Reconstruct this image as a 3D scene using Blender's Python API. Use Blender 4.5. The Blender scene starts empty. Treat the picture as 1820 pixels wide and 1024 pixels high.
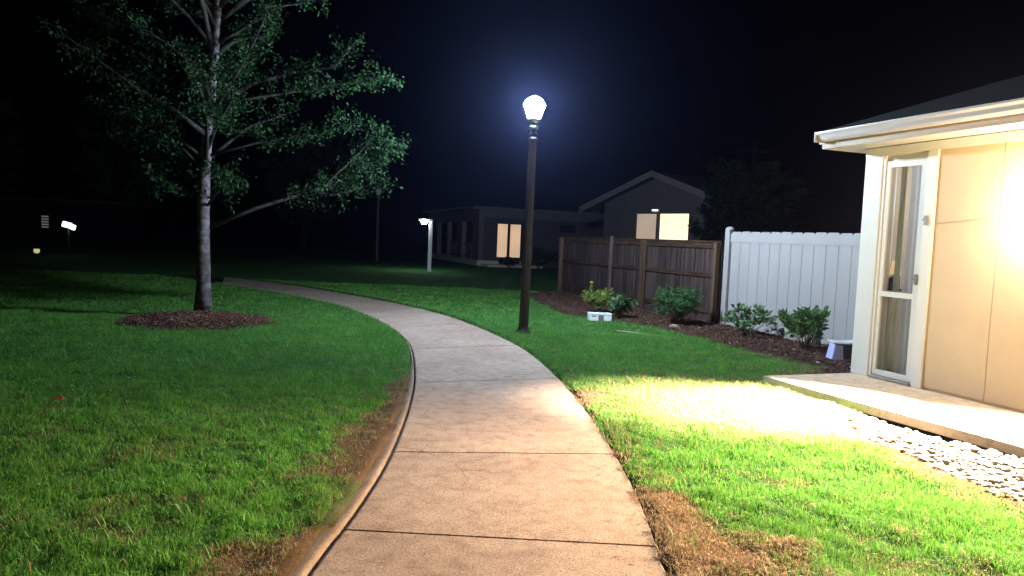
import bpy, math, random
import numpy as np
from mathutils import Matrix, Vector

# ------------------------------------------------------------------ camera
scene = bpy.context.scene
COL = scene.collection
cam_data = bpy.data.cameras.new("camera")
cam_data.lens = 25.71
cam_data.sensor_width = 36.0
cam_data.clip_end = 2000
cam = bpy.data.objects.new("camera", cam_data)
COL.objects.link(cam)
cam.matrix_world = (Matrix.Translation((0, 0, 1.5)) @ Matrix.Rotation(math.radians(90 - 3.87), 4, 'X')
                    @ Matrix.Rotation(math.radians(2.4), 4, 'Z'))
scene.camera = cam

# ------------------------------------------------------------------ night sky
world = bpy.data.worlds.new("World")
scene.world = world
world.use_nodes = True
wn = world.node_tree.nodes
wl = world.node_tree.links
bg = wn["Background"]
sky = wn.new("ShaderNodeTexSky")
sky.sky_type = 'NISHITA'
sky.sun_disc = False
sky.sun_elevation = math.radians(-4.0)
sky.sun_rotation = math.radians(200)
wl.new(sky.outputs[0], bg.inputs[0])
bg.inputs[1].default_value = 0.0008

scene.view_settings.view_transform = 'Standard'
scene.view_settings.look = 'None'
scene.view_settings.exposure = 0.0
scene.view_settings.gamma = 1.0
scene.render.engine = 'CYCLES'
scene.cycles.use_denoising = True
scene.cycles.max_bounces = 6
scene.cycles.volume_bounces = 0
scene.cycles.caustics_reflective = False
scene.cycles.caustics_refractive = False
scene.cycles.sample_clamp_indirect = 4.0

STREET_L = 2300.0      # radiance of the street lamp globe
FLOOD_SPOT = 62000.0   # watts of each flood beam
FLOOD_SPILL = 115.0

# ------------------------------------------------------------------ helpers
rng = np.random.default_rng(7)
random.seed(7)


def lerp(a, b, t):
    return a + (b - a) * t


class MB:
    """collects polygons for one mesh"""
    def __init__(s):
        s.v = []; s.f = []; s.sm = []

    def add(s, vs, fs, smooth=False):
        b = len(s.v)
        s.v += [tuple(map(float, p)) for p in vs]
        s.f += [tuple(b + i for i in f) for f in fs]
        s.sm += [smooth] * len(fs)
        return s

    def box(s, lo, hi, M=None):
        x0, y0, z0 = lo; x1, y1, z1 = hi
        vs = [(x0, y0, z0), (x1, y0, z0), (x1, y1, z0), (x0, y1, z0), (x0, y0, z1), (x1, y0, z1), (x1, y1, z1), (x0, y1, z1)]
        if M is not None:
            vs = [M @ Vector(p) for p in vs]
        return s.add(vs, [(0, 3, 2, 1), (4, 5, 6, 7), (0, 1, 5, 4), (1, 2, 6, 5), (2, 3, 7, 6), (3, 0, 4, 7)])

    def prism(s, poly, z0, z1):
        n = len(poly)
        vs = [(p[0], p[1], z0) for p in poly] + [(p[0], p[1], z1) for p in poly]
        fs = [tuple(reversed(range(n))), tuple(range(n, 2 * n))]
        fs += [(i, (i + 1) % n, n + (i + 1) % n, n + i) for i in range(n)]
        return s.add(vs, fs)

    def lathe(s, prof, n=20, c=(0, 0, 0), smooth=True, cap=True):
        vs = []
        for r, z in prof:
            for k in range(n):
                a = 2 * math.pi * k / n
                vs.append((c[0] + r * math.cos(a), c[1] + r * math.sin(a), c[2] + z))
        fs = []
        for j in range(len(prof) - 1):
            for k in range(n):
                fs.append((j * n + k, j * n + (k + 1) % n, (j + 1) * n + (k + 1) % n, (j + 1) * n + k))
        s.add(vs, fs, smooth)
        if cap:
            m = len(prof)
            s.add([vs[k] for k in range(n)], [tuple(reversed(range(n)))])
            s.add([vs[(m - 1) * n + k] for k in range(n)], [tuple(range(n))])
        return s

    def tube(s, pts, rad, n=6, cap=True):
        pts = [Vector(p) for p in pts]
        if not hasattr(rad, '__len__'):
            rad = [rad] * len(pts)
        rings = []
        up = Vector((0.13, 0.27, 0.95))
        for i, p in enumerate(pts):
            d = (pts[min(i + 1, len(pts) - 1)] - pts[max(i - 1, 0)])
            if d.length < 1e-9:
                d = Vector((0, 0, 1))
            d.normalize()
            a = d.cross(up)
            if a.length < 0.1:
                a = d.cross(Vector((1, 0, 0)))
            a.normalize(); b = d.cross(a)
            rings.append([p + rad[i] * (math.cos(2 * math.pi * k / n) * a + math.sin(2 * math.pi * k / n) * b) for k in range(n)])
        vs = [q for r in rings for q in r]
        fs = []
        for j in range(len(pts) - 1):
            for k in range(n):
                fs.append((j * n + k, (j + 1) * n + k, (j + 1) * n + (k + 1) % n, j * n + (k + 1) % n))
        if cap:
            fs.append(tuple(range(n)))
            fs.append(tuple(reversed(range((len(pts) - 1) * n, len(pts) * n))))
        return s.add(vs, fs, True)

    def build(s, name, mat, parent=None, loc=None, bevel=0.0):
        me = bpy.data.meshes.new(name)
        me.from_pydata(s.v, [], s.f)
        me.polygons.foreach_set('use_smooth', s.sm)
        me.materials.append(mat)
        me.update()
        o = bpy.data.objects.new(name, me)
        COL.objects.link(o)
        if parent is not None:
            o.parent = parent
        if loc is not None:
            o.location = loc
        if bevel > 0:
            m = o.modifiers.new("bevel", 'BEVEL')
            m.width = bevel; m.segments = 2; m.limit_method = 'ANGLE'
        return o


def fast_mesh(name, verts, faces_flat, nper, mat, colors=None, parent=None):
    """numpy mesh: faces all with nper corners"""
    me = bpy.data.meshes.new(name)
    nv = len(verts); nl = len(faces_flat); nf = nl // nper
    me.vertices.add(nv)
    me.vertices.foreach_set('co', np.asarray(verts, dtype=np.float32).ravel())
    me.loops.add(nl)
    me.loops.foreach_set('vertex_index', np.asarray(faces_flat, dtype=np.int32))
    me.polygons.add(nf)
    me.polygons.foreach_set('loop_start', np.arange(0, nl, nper, dtype=np.int32))
    me.update(calc_edges=True)
    if colors is not None:
        at = me.color_attributes.new('tint', 'FLOAT_COLOR', 'POINT')
        c = np.ones((nv, 4), dtype=np.float32); c[:, :3] = colors
        at.data.foreach_set('color', c.ravel())
    me.materials.append(mat)
    o = bpy.data.objects.new(name, me)
    COL.objects.link(o)
    if parent is not None:
        o.parent = parent
    return o


def tag(o, label=None, cat=None, group=None, kind=None):
    if label: o['label'] = label
    if cat: o['category'] = cat
    if group: o['group'] = group
    if kind: o['kind'] = kind
    return o


def thing(name, label, cat, loc=(0, 0, 0), rz=0.0, group=None):
    o = bpy.data.objects.new(name, None)
    o.empty_display_size = 0.2
    COL.objects.link(o)
    o.location = loc
    o.rotation_euler = (0, 0, rz)
    return tag(o, label, cat, group)


def copy_tree(o, parent=None):
    c = o.copy(); COL.objects.link(c)
    if parent is not None:
        c.parent = parent
    for ch in list(o.children):
        copy_tree(ch, c)
    return c


# numpy value noise
def _hash(ix, iy, seed):
    h = (ix.astype(np.int64) * 374761393 + iy.astype(np.int64) * 668265263 + seed * 974634777) & 0xFFFFFFFF
    h = ((h ^ (h >> 13)) * 1274126177) & 0xFFFFFFFF
    h = h ^ (h >> 16)
    return (h & 0xFFFF) / 65535.0


def vnoise(x, y, scale, seed=0):
    x = np.asarray(x) * scale; y = np.asarray(y) * scale
    ix = np.floor(x).astype(np.int64); iy = np.floor(y).astype(np.int64)
    fx = x - ix; fy = y - iy
    fx = fx * fx * (3 - 2 * fx); fy = fy * fy * (3 - 2 * fy)
    a = _hash(ix, iy, seed); b = _hash(ix + 1, iy, seed); c = _hash(ix, iy + 1, seed); d = _hash(ix + 1, iy + 1, seed)
    return (a * (1 - fx) + b * fx) * (1 - fy) + (c * (1 - fx) + d * fx) * fy


def fbm(x, y, scale, seed=0, o=3):
    t = 0; a = 0.5; n = 0
    for k in range(o):
        t = t + a * vnoise(x, y, scale * 2 ** k, seed + k * 11); n += a; a *= 0.5
    return t / n


def sstep(a, b, x):
    t = np.clip((x - a) / (b - a), 0, 1)
    return t * t * (3 - 2 * t)


def inside_dist(x, y, poly):
    """signed distance to polygon, positive inside"""
    x = np.asarray(x, float); y = np.asarray(y, float)
    n = len(poly)
    d2 = np.full(x.shape, 1e9); ins = np.zeros(x.shape, bool)
    for i in range(n):
        ax, ay = poly[i]; bx, by = poly[(i + 1) % n]
        ex, ey = bx - ax, by - ay
        t = np.clip(((x - ax) * ex + (y - ay) * ey) / (ex * ex + ey * ey + 1e-12), 0, 1)
        d2 = np.minimum(d2, (x - ax - t * ex) ** 2 + (y - ay - t * ey) ** 2)
        cond = ((ay > y) != (by > y))
        xi = ax + (y - ay) * ex / (ey if abs(ey) > 1e-12 else 1e-12)
        ins ^= cond & (x < xi)
    return np.where(ins, 1, -1) * np.sqrt(d2)


def catmull(pts, n):
    P = [np.array(p, float) for p in pts]
    P = [2 * P[0] - P[1]] + P + [2 * P[-1] - P[-2]]
    out = []
    for i in range(1, len(P) - 2):
        for k in range(n):
            t = k / n
            out.append(0.5 * ((2 * P[i]) + (-P[i - 1] + P[i + 1]) * t + (2 * P[i - 1] - 5 * P[i] + 4 * P[i + 1] - P[i + 2]) * t * t
                              + (-P[i - 1] + 3 * P[i] - 3 * P[i + 1] + P[i + 2]) * t ** 3))
    out.append(P[-2])
    return np.array(out)


# ------------------------------------------------------------------ materials
class Mat:
    def __init__(s, name):
        s.m = bpy.data.materials.new(name); s.m.use_nodes = True
        s.n = s.m.node_tree.nodes; s.l = s.m.node_tree.links
        s.p = s.n['Principled BSDF']; s.out = s.n['Material Output']

    def node(s, t, **kw):
        n = s.n.new(t)
        for k, v in kw.items():
            if k.startswith('i_'):
                n.inputs[int(k[2:]) if k[2:].isdigit() else k[2:]].default_value = v
            else:
                setattr(n, k, v)
        return n

    def coord(s, scale=(1, 1, 1), kind='Object'):
        tc = s.node('ShaderNodeTexCoord'); mp = s.node('ShaderNodeMapping')
        mp.inputs['Scale'].default_value = scale
        s.l.new(tc.outputs[kind], mp.inputs[0])
        return mp.outputs[0]

    def noise(s, scale, detail=4, rough=0.6, vec=None):
        n = s.node('ShaderNodeTexNoise')
        n.inputs['Scale'].default_value = scale; n.inputs['Detail'].default_value = detail; n.inputs['Roughness'].default_value = rough
        if vec is None: vec = s.coord()
        s.l.new(vec, n.inputs['Vector'])
        return n.outputs[0]

    def ramp(s, fac, stops):
        r = s.node('ShaderNodeValToRGB')
        e = r.color_ramp.elements
        while len(e) < len(stops): e.new(0.5)
        for i, (p, c) in enumerate(stops):
            e[i].position = p; e[i].color = (*c, 1) if len(c) == 3 else c
        s.l.new(fac, r.inputs[0])
        return r.outputs[0]

    def mix(s, a, b, fac, mode='MIX'):
        m = s.node('ShaderNodeMix', data_type='RGBA', blend_type=mode)
        for sock, v in ((m.inputs[6], a), (m.inputs[7], b), (m.inputs[0], fac)):
            if isinstance(v, (int, float)): sock.default_value = v
            elif isinstance(v, tuple): sock.default_value = (*v, 1)
            else: s.l.new(v, sock)
        return m.outputs[2]

    def base(s, c):
        if isinstance(c, tuple): s.p.inputs['Base Color'].default_value = (*c, 1)
        else: s.l.new(c, s.p.inputs['Base Color'])
        return s

    def bump(s, h, strength=0.3, dist=0.01):
        b = s.node('ShaderNodeBump')
        b.inputs['Strength'].default_value = strength; b.inputs['Distance'].default_value = dist
        s.l.new(h, b.inputs['Height']); s.l.new(b.outputs[0], s.p.inputs['Normal'])
        return s

    def rough(s, r, spec=0.5, metal=0.0):
        s.p.inputs['Roughness'].default_value = r; s.p.inputs['Specular IOR Level'].default_value = spec
        s.p.inputs['Metallic'].default_value = metal
        return s


def plain(name, c, r=0.6, var=0.15, nscale=6, spec=0.4, metal=0.0, bump=0.1, stretch=(1, 1, 1)):
    m = Mat(name)
    v = m.coord(stretch)
    n = m.noise(nscale, 5, 0.65, v)
    lo = tuple(max(0, x * (1 - var)) for x in c); hi = tuple(min(1, x * (1 + var)) for x in c)
    m.base(m.ramp(n, [(0.3, lo), (0.7, hi)])).rough(r, spec, metal)
    if bump: m.bump(m.noise(nscale * 8, 3, 0.6, v), bump, 0.004)
    return m.m


def emissive(name, c, strength, var=None):
    m = Mat(name)
    m.base((0.8, 0.8, 0.8))
    m.p.inputs['Emission Color'].default_value = (*c, 1)
    m.p.inputs['Emission Strength'].default_value = strength
    if var:
        n = m.noise(var, 3, 0.5)
        r = m.ramp(n, [(0.3, tuple(x * 0.75 for x in c)), (0.7, c)])
        m.l.new(r, m.p.inputs['Emission Color'])
    return m.m


def attr_leafy(name, rough=0.5, trans=0.3, spec=0.3):
    m = Mat(name)
    a = m.node('ShaderNodeAttribute', attribute_name='tint')
    m.base(a.outputs['Color']).rough(rough, spec)
    t = m.node('ShaderNodeBsdfTranslucent')
    m.l.new(a.outputs['Color'], t.inputs[0])
    mx = m.node('ShaderNodeMixShader'); mx.inputs[0].default_value = trans
    m.l.new(m.p.outputs[0], mx.inputs[1]); m.l.new(t.outputs[0], mx.inputs[2])
    m.l.new(mx.outputs[0], m.out.inputs[0])
    return m.m


def mat_concrete(name, a, b, stain, speck=0.5, slabs=False):
    m = Mat(name)
    v = m.coord()
    big = m.noise(0.9, 5, 0.6, v)
    c = m.ramp(big, [(0.3, a), (0.65, b)])
    st = m.noise(2.3, 6, 0.7, v)
    c = m.mix(c, stain, m.ramp(st, [(0.55, (0, 0, 0)), (0.75, (0.6, 0.6, 0.6))]))
    fine = m.noise(85, 4, 0.75, v)
    c = m.mix(c, m.ramp(fine, [(0.36, (0.25, 0.22, 0.2)), (0.5, (1, 1, 1)), (0.66, (1.5, 1.45, 1.4))]), speck, 'MULTIPLY')
    mid = m.noise(9, 5, 0.7, v)
    c = m.mix(c, m.ramp(mid, [(0.36, (0.72, 0.66, 0.62)), (0.52, (1, 1, 1)), (0.68, (1.14, 1.14, 1.14))]), 0.8, 'MULTIPLY')
    dots = m.node('ShaderNodeTexVoronoi'); dots.inputs['Scale'].default_value = 11; m.l.new(v, dots.inputs['Vector'])
    c = m.mix(c, (0.07, 0.045, 0.035), m.ramp(dots.outputs['Distance'], [(0.035, (0.7, 0.7, 0.7)), (0.08, (0, 0, 0))]))
    vo = m.node('ShaderNodeTexVoronoi'); vo.inputs['Scale'].default_value = 160; m.l.new(v, vo.inputs['Vector'])
    c = m.mix(c, (0.10, 0.085, 0.08), m.ramp(vo.outputs['Distance'], [(0.1, (0.55, 0.55, 0.55)), (0.22, (0, 0, 0))]))
    if slabs:
        at = m.node('ShaderNodeAttribute', attribute_name='tint')
        c = m.mix(c, at.outputs['Color'], 1.0, 'MULTIPLY')
        dn = m.node('ShaderNodeTexNoise'); dn.inputs['Scale'].default_value = 3.5; dn.inputs['Detail'].default_value = 5; m.l.new(v, dn.inputs['Vector'])
        vv_ = m.node('ShaderNodeVectorMath', operation='MULTIPLY_ADD'); vv_.inputs[1].default_value = (0.35, 0.35, 0.0); m.l.new(dn.outputs['Color'], vv_.inputs[0]); m.l.new(v, vv_.inputs[2])
        ve = m.node('ShaderNodeTexVoronoi', feature='DISTANCE_TO_EDGE'); ve.inputs['Scale'].default_value = 0.62; m.l.new(vv_.outputs[0], ve.inputs['Vector'])
        crack = m.ramp(ve.outputs['Distance'], [(0.0008, (1, 1, 1)), (0.0026, (0, 0, 0))])
        mask = m.ramp(m.noise(0.8, 2, 0.5, v), [(0.50, (0, 0, 0)), (0.58, (0.75, 0.75, 0.75))])
        c = m.mix(c, (0.05, 0.035, 0.03), m.mix(crack, mask, 1.0, 'MULTIPLY'))
    m.base(c).rough(0.85, 0.25)
    m.bump(m.mix(fine, m.noise(30, 4, 0.7, v), 0.5), 0.55, 0.004)
    return m.m


def mat_wood(name, base, dark, streak=(1, 1, 0.06), scale=14):
    m = Mat(name)
    v = m.coord(streak)
    n = m.noise(scale, 6, 0.7, v)
    n2 = m.noise(scale * 0.25, 3, 0.6, v)
    c = m.ramp(n, [(0.32, dark), (0.62, base)])
    c = m.mix(c, m.ramp(n2, [(0.35, (0.55, 0.5, 0.5)), (0.65, (1.25, 1.2, 1.2))]), 0.8, 'MULTIPLY')
    m.base(c).rough(0.85, 0.2).bump(n, 0.4, 0.006)
    return m.m


M = {}
M['path'] = mat_concrete('path_concrete', (0.29, 0.205, 0.17), (0.39, 0.30, 0.26), (0.17, 0.115, 0.095), 0.75, True)
M['kerb'] = mat_concrete('kerb_concrete', (0.15, 0.10, 0.072), (0.23, 0.165, 0.125), (0.07, 0.042, 0.028))
M['patio'] = mat_concrete('patio_concrete', (0.55, 0.47, 0.38), (0.62, 0.54, 0.45), (0.45, 0.36, 0.28), 0.25)
M['siding'] = plain('beige_painted_panel', (0.62, 0.475, 0.325), 0.75, 0.06, 2.5, 0.2, bump=0.25)
M['trim'] = plain('white_paint', (0.82, 0.80, 0.78), 0.45, 0.03, 4, 0.4, bump=0.05)
M['gutter'] = plain('gutter_paint', (0.62, 0.57, 0.61), 0.4, 0.05, 3, 0.5, bump=0.04)
M['fascia'] = plain('fascia_paint', (0.52, 0.42, 0.35), 0.55, 0.06, 5, 0.3, bump=0.1)
M['roof'] = plain('dark_shingles', (0.016, 0.0155, 0.018), 0.9, 0.35, 22, 0.2, bump=0.6)
M['vinyl'] = plain('white_vinyl', (0.36, 0.33, 0.335), 0.4, 0.05, 3, 0.4, bump=0.03, stretch=(1, 1, 0.2))
M['fence_wood'] = mat_wood('weathered_boards', (0.085, 0.058, 0.055), (0.015, 0.01, 0.009))
M['fence_rail'] = mat_wood('stained_rail', (0.075, 0.042, 0.028), (0.035, 0.02, 0.014), (0.2, 0.2, 1), 20)
M['fence_post'] = mat_wood('stained_post', (0.13, 0.08, 0.05), (0.06, 0.035, 0.022))
M['pale_post'] = mat_wood('pale_post_wood', (0.20, 0.15, 0.135), (0.10, 0.07, 0.06))
M['bronze'] = plain('dark_bronze_paint', (0.028, 0.022, 0.024), 0.42, 0.25, 9, 0.5, bump=0.08)
M['chrome'] = plain('brushed_metal', (0.6, 0.62, 0.65), 0.25, 0.1, 12, 0.5, 1.0, bump=0.02)
M['dull_metal'] = plain('dull_metal', (0.35, 0.33, 0.30), 0.4, 0.2, 12, 0.5, 0.8, bump=0.05)
M['black'] = plain('black_plastic', (0.012, 0.012, 0.016), 0.5, 0.2, 8, 0.4)
M['navy'] = plain('dark_navy_plastic', (0.012, 0.010, 0.035), 0.45, 0.2, 8, 0.4)
M['white_plastic'] = plain('white_plastic', (0.78, 0.78, 0.84), 0.35, 0.04, 5, 0.5, bump=0.03)
M['lilac'] = plain('lilac_plastic', (0.50, 0.50, 0.85), 0.4, 0.06, 5, 0.4, bump=0.03)
M['grey_plastic'] = plain('grey_plastic', (0.14, 0.14, 0.17), 0.5, 0.1, 8, 0.4)
M['block'] = plain('weathered_block', (0.36, 0.33, 0.28), 0.9, 0.25, 9, 0.2, bump=0.5)
M['rock'] = plain('brown_rock', (0.34, 0.25, 0.20), 0.9, 0.3, 14, 0.2, bump=0.5)
M['pebble'] = plain('white_pebble_stone', (0.75, 0.74, 0.72), 0.8, 0.1, 14, 0.3, bump=0.2)
M['far_wall'] = plain('grey_stucco', (0.085, 0.075, 0.078), 0.9, 0.12, 1.2, 0.2, bump=0.2)
M['far_trim'] = plain('pale_fascia', (0.135, 0.12, 0.115), 0.7, 0.08, 2, 0.3)
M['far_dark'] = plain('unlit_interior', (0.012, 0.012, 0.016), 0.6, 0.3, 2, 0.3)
M['far_roof'] = plain('far_roof', (0.03, 0.03, 0.03), 0.9, 0.3, 5, 0.2)
M['far_black'] = plain('near_black_wall', (0.012, 0.011, 0.012), 0.95, 0.3, 2, 0.05)  # even near-black base colour, set to keep the distant wall dark
M['deck'] = plain('porch_deck', (0.6, 0.56, 0.5), 0.8, 0.1, 3, 0.2)
M['leaf_red'] = plain('dry_red_leaf', (0.30, 0.06, 0.03), 0.7, 0.3, 40, 0.2)
M['leaf_dark'] = plain('dry_dark_leaf', (0.05, 0.025, 0.02), 0.8, 0.3, 40, 0.2)
M['straw'] = plain('dry_straw', (0.5, 0.42, 0.26), 0.8, 0.2, 40, 0.2)
M['grass'] = attr_leafy('grass_blades', 0.55, 0.35, 0.25)
M['tree_leaf'] = attr_leafy('tree_leaves', 0.65, 0.25, 0.12)
M['leaf'] = attr_leafy('leaves', 0.42, 0.25, 0.4)
M['mulch'] = attr_leafy('mulch_chips', 0.9, 0.0, 0.15)
M['stone'] = attr_leafy('gravel_stones', 0.8, 0.0, 0.3)
M['curtain'] = None

# bark with pale lichen patches
m = Mat('bark')
v = m.coord((1, 1, 0.35))
n = m.noise(16, 6, 0.7, v)
c = m.ramp(n, [(0.3, (0.035, 0.028, 0.03)), (0.6, (0.10, 0.085, 0.09))])
pt = m.noise(7, 4, 0.65, m.coord((1, 1, 1.6)))
c = m.mix(c, (0.18, 0.165, 0.19), m.ramp(pt, [(0.48, (0, 0, 0)), (0.58, (0.8, 0.8, 0.8))]))
m.base(c).rough(0.9, 0.2).bump(n, 0.7, 0.012)
M['bark'] = m.m
M['stem'] = plain('shrub_stem', (0.13, 0.085, 0.05), 0.85, 0.3, 20, 0.2)

M['stem_dark'] = plain('dark_bark', (0.02, 0.016, 0.014), 0.9, 0.3, 20, 0.1)
M['branch'] = plain('branch_bark', (0.03, 0.026, 0.026), 0.9, 0.3, 20, 0.1)
# curtain cloth
m = Mat('curtain_cloth')
v = m.coord((1, 1, 0.1))
m.base(m.ramp(m.noise(10, 3, 0.5, v), [(0.3, (0.52, 0.50, 0.53)), (0.7, (0.70, 0.68, 0.70))])).rough(0.9, 0.1)
tq = m.node('ShaderNodeBsdfTranslucent'); tq.inputs[0].default_value = (0.75, 0.73, 0.76, 1)
mq = m.node('ShaderNodeMixShader'); mq.inputs[0].default_value = 0.45
m.l.new(m.p.outputs[0], mq.inputs[1]); m.l.new(tq.outputs[0], mq.inputs[2]); m.l.new(mq.outputs[0], m.out.inputs[0])
M['curtain'] = m.m
M['curtain_pale'] = plain('pale_curtain_cloth', (0.75, 0.72, 0.72), 0.9, 0.05, 10, 0.1)
M['room'] = plain('room_paint', (0.35, 0.32, 0.28), 0.9, 0.05, 2, 0.2)
m = Mat('door_glass')
gl = m.node('ShaderNodeBsdfGlossy'); gl.inputs['Roughness'].default_value = 0.03; gl.inputs[0].default_value = (0.9, 0.95, 1, 1)
tr = m.node('ShaderNodeBsdfTransparent'); tr.inputs[0].default_value = (0.86, 0.9, 0.9, 1)
lw_ = m.node('ShaderNodeLayerWeight'); lw_.inputs[0].default_value = 0.5
pw_ = m.node('ShaderNodeMath', operation='POWER'); pw_.inputs[1].default_value = 4.0; m.l.new(lw_.outputs['Facing'], pw_.inputs[0])
fr = m.node('ShaderNodeMath', operation='MULTIPLY_ADD'); fr.inputs[1].default_value = 0.8; fr.inputs[2].default_value = 0.04; m.l.new(pw_.outputs[0], fr.inputs[0])
mx = m.node('ShaderNodeMixShader')
m.l.new(fr.outputs[0], mx.inputs[0]); m.l.new(tr.outputs[0], mx.inputs[1]); m.l.new(gl.outputs[0], mx.inputs[2]); m.l.new(mx.outputs[0], m.out.inputs[0])
M['glass'] = m.m

# ------------------------------------------------------------------ layout
path_L = catmull([(-0.93, -1.0), (-0.88, 1.5), (-0.85, 3.08), (-0.80, 3.9), (-0.79, 4.86), (-0.87, 6.35), (-1.04, 7.95), (-1.40, 10.0), (-1.98, 11.76),
                  (-2.64, 13.24), (-3.52, 14.75), (-4.9, 16.4), (-7.2, 18.6), (-10.5, 21.2)], 8)
path_R = catmull([(0.66, -1.0), (0.70, 1.5), (0.757, 3.23), (0.80, 4.06), (0.786, 4.95), (0.725, 6.22), (0.515, 8.14), (0.189, 9.94), (-0.329, 11.59),
                  (-1.13, 13.55), (-2.09, 15.15), (-3.6, 17.1), (-6.1, 19.8), (-9.5, 22.6)], 8)
PATH_POLY = [tuple(p) for p in path_L] + [tuple(p) for p in path_R[::-1]]
HC = np.array([4.052, 8.478]); HD = np.array([0.34, -0.9404]); HN = np.array([-0.9404, -0.34])


def HL(u, o):
    p = HC + u * HD + o * HN
    return (float(p[0]), float(p[1]))


SLAB_POLY = [(2.83, 8.04), (4.3, 8.62), (6.9, 1.4), (5.52, 1.4), (3.886, 5.403)]
SLAB_POLY = [(2.83, 8.04), HL(-0.02, 0.0), HL(7.5, 0.0), (5.52, 1.4), (4.02, 5.07), (3.42, 6.52)]
BED_POLY = [(0.3, 19.5), (0.675, 17.1), (1.046, 14.9), (1.75, 13.95), (2.248, 13.6), (2.866, 12.6), (3.301, 10.9), (3.78, 9.93), (4.05, 9.3), (3.62, 8.75), (3.55, 8.2),
            (4.2, 8.0), (6.6, 8.2), (4.2, 14.2), (1.5, 21.0), (0.9, 21.0)]
RING_C = (-4.85, 11.3)
GRAVEL_POLY = [(3.38, 6.75), (3.12, 6.55), (2.94, 5.75), (3.04, 5.1), (3.13, 4.6), (3.3, 4.2), (3.9, 3.0), (4.6, 1.6), (5.5, 1.4), (4.0, 5.05)]


def masks(x, y):
    wob = (fbm(x, y, 3.0, 5) - 0.5) * 0.30
    fine = (fbm(x, y, 14.0, 9, 2) - 0.5) * 0.10
    path = inside_dist(x, y, PATH_POLY)
    bed = inside_dist(x, y, BED_POLY) + wob * 0.6
    r = np.hypot((x - RING_C[0]) / 1.12, (y - RING_C[1]) / 1.05)
    ring = 0.98 - r + wob * 0.5
    gravel = inside_dist(x, y, GRAVEL_POLY) + wob * 0.35 + fine
    slab = inside_dist(x, y, SLAB_POLY)
    return path, bed, ring, gravel, slab


def dry_and_pool(x, y):
    """where the turf is thin and brown (near the kerb and the path edges, and beside the stones), plus the painted flood pool"""
    n = fbm(x, y, 2.2, 21, 4)
    n2 = fbm(x, y, 7.0, 31, 3)
    pd = -inside_dist(x, y, PATH_POLY)
    right = x > np.interp(y, path_R[:, 1], path_R[:, 0]) - 0.05
    left = ~right
    d = np.zeros_like(x)
    # right hand near edge: wide brown patch close to the camera, narrowing further away
    w = np.interp(y, [2.5, 3.4, 3.8, 4.3, 5.5, 6.5, 7.5], [1.15, 0.85, 0.50, 0.27, 0.22, 0.14, 0.02])
    d = np.where(right, np.maximum(d, sstep(1.25, 0.55, (pd + (n - 0.5) * 1.3 + (n2 - 0.5) * 0.5) / (w + 1e-3)) * (w > 0.05)), d)
    # left: along the kerb
    wl_ = np.interp(y, [2.6, 3.4, 4.2, 5.2, 6.2, 7.0, 8.2], [0.40, 0.34, 0.42, 0.40, 0.24, 0.2, 0.0])
    d = np.where(left, np.maximum(d, 0.95 * sstep(1.2, 0.4, (pd + (n - 0.5) * 0.8 + (n2 - 0.5) * 0.3) / (wl_ + 1e-3)) * (wl_ > 0.03)), d)
    # bare soil beside the stones
    g = -inside_dist(x, y, GRAVEL_POLY)
    d = np.where(right & (y < 6.3), np.maximum(d, sstep(0.34, 0.05, g + (n - 0.5) * 0.5)), d)
    # edge near patio corner and mulch
    b = -inside_dist(x, y, BED_POLY)
    d = np.where(right & (y < 10.5), np.maximum(d, 0.6 * sstep(0.5, 0.0, b + (n - 0.5) * 0.6)), d)
    # scattered thin spots
    d = np.maximum(d, 0.4 * sstep(0.64, 0.76, n) * sstep(9, 4, y))
    d = np.maximum(d, 0.5 * sstep(0.70, 0.78, n2))
    # straw-pale oval: flood light pool painted into the turf, over some dry grass
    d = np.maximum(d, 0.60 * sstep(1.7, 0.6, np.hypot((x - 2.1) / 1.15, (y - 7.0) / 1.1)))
    return np.clip(d, 0, 1)


def height(x, y):
    path, bed, ring, gravel, slab = masks(x, y)
    h = 0.012 + (fbm(x, y, 1.3, 3, 4) - 0.5) * 0.05 * sstep(0.0, 0.5, -path)
    h = h + (fbm(x, y, 9.0, 13, 2) - 0.5) * 0.022 + (fbm(x, y, 3.4, 17, 2) - 0.45) * 0.07 * sstep(0.15, 0.5, -path) * (x > 0.5) * sstep(8.5, 6.5, y)
    h = h + 0.075 * sstep(0.0, 0.6, ring) + 0.02 * sstep(0.0, 0.15, ring) + 0.02 * sstep(0.0, 0.2, bed)
    far = sstep(25, 60, np.hypot(x, y))
    h = h * (1 - far)
    h = h + 0.016 * sstep(-0.30, -0.09, path) * (x < 0)
    h = np.where(path > -0.03, -0.09, h)
    u = (x - HC[0]) * HD[0] + (y - HC[1]) * HD[1]
    h = np.where(slab > -0.02, -0.02, h)
    dip = sstep(0.24, 0.05, -slab) * sstep(1.05, 1.25, u) * sstep(2.9, 2.3, u)
    h = h - 0.05 * dip
    return h


# ------------------------------------------------------------------ ground sheet
def axis(a, b, step, far):
    fine = np.arange(a, b + 1e-6, step)
    out = [step * 1.3]
    while sum(out) < far: out.append(out[-1] * 1.35)
    ext = np.cumsum(out)
    return np.concatenate([a - ext[::-1], fine, b + ext])


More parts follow.
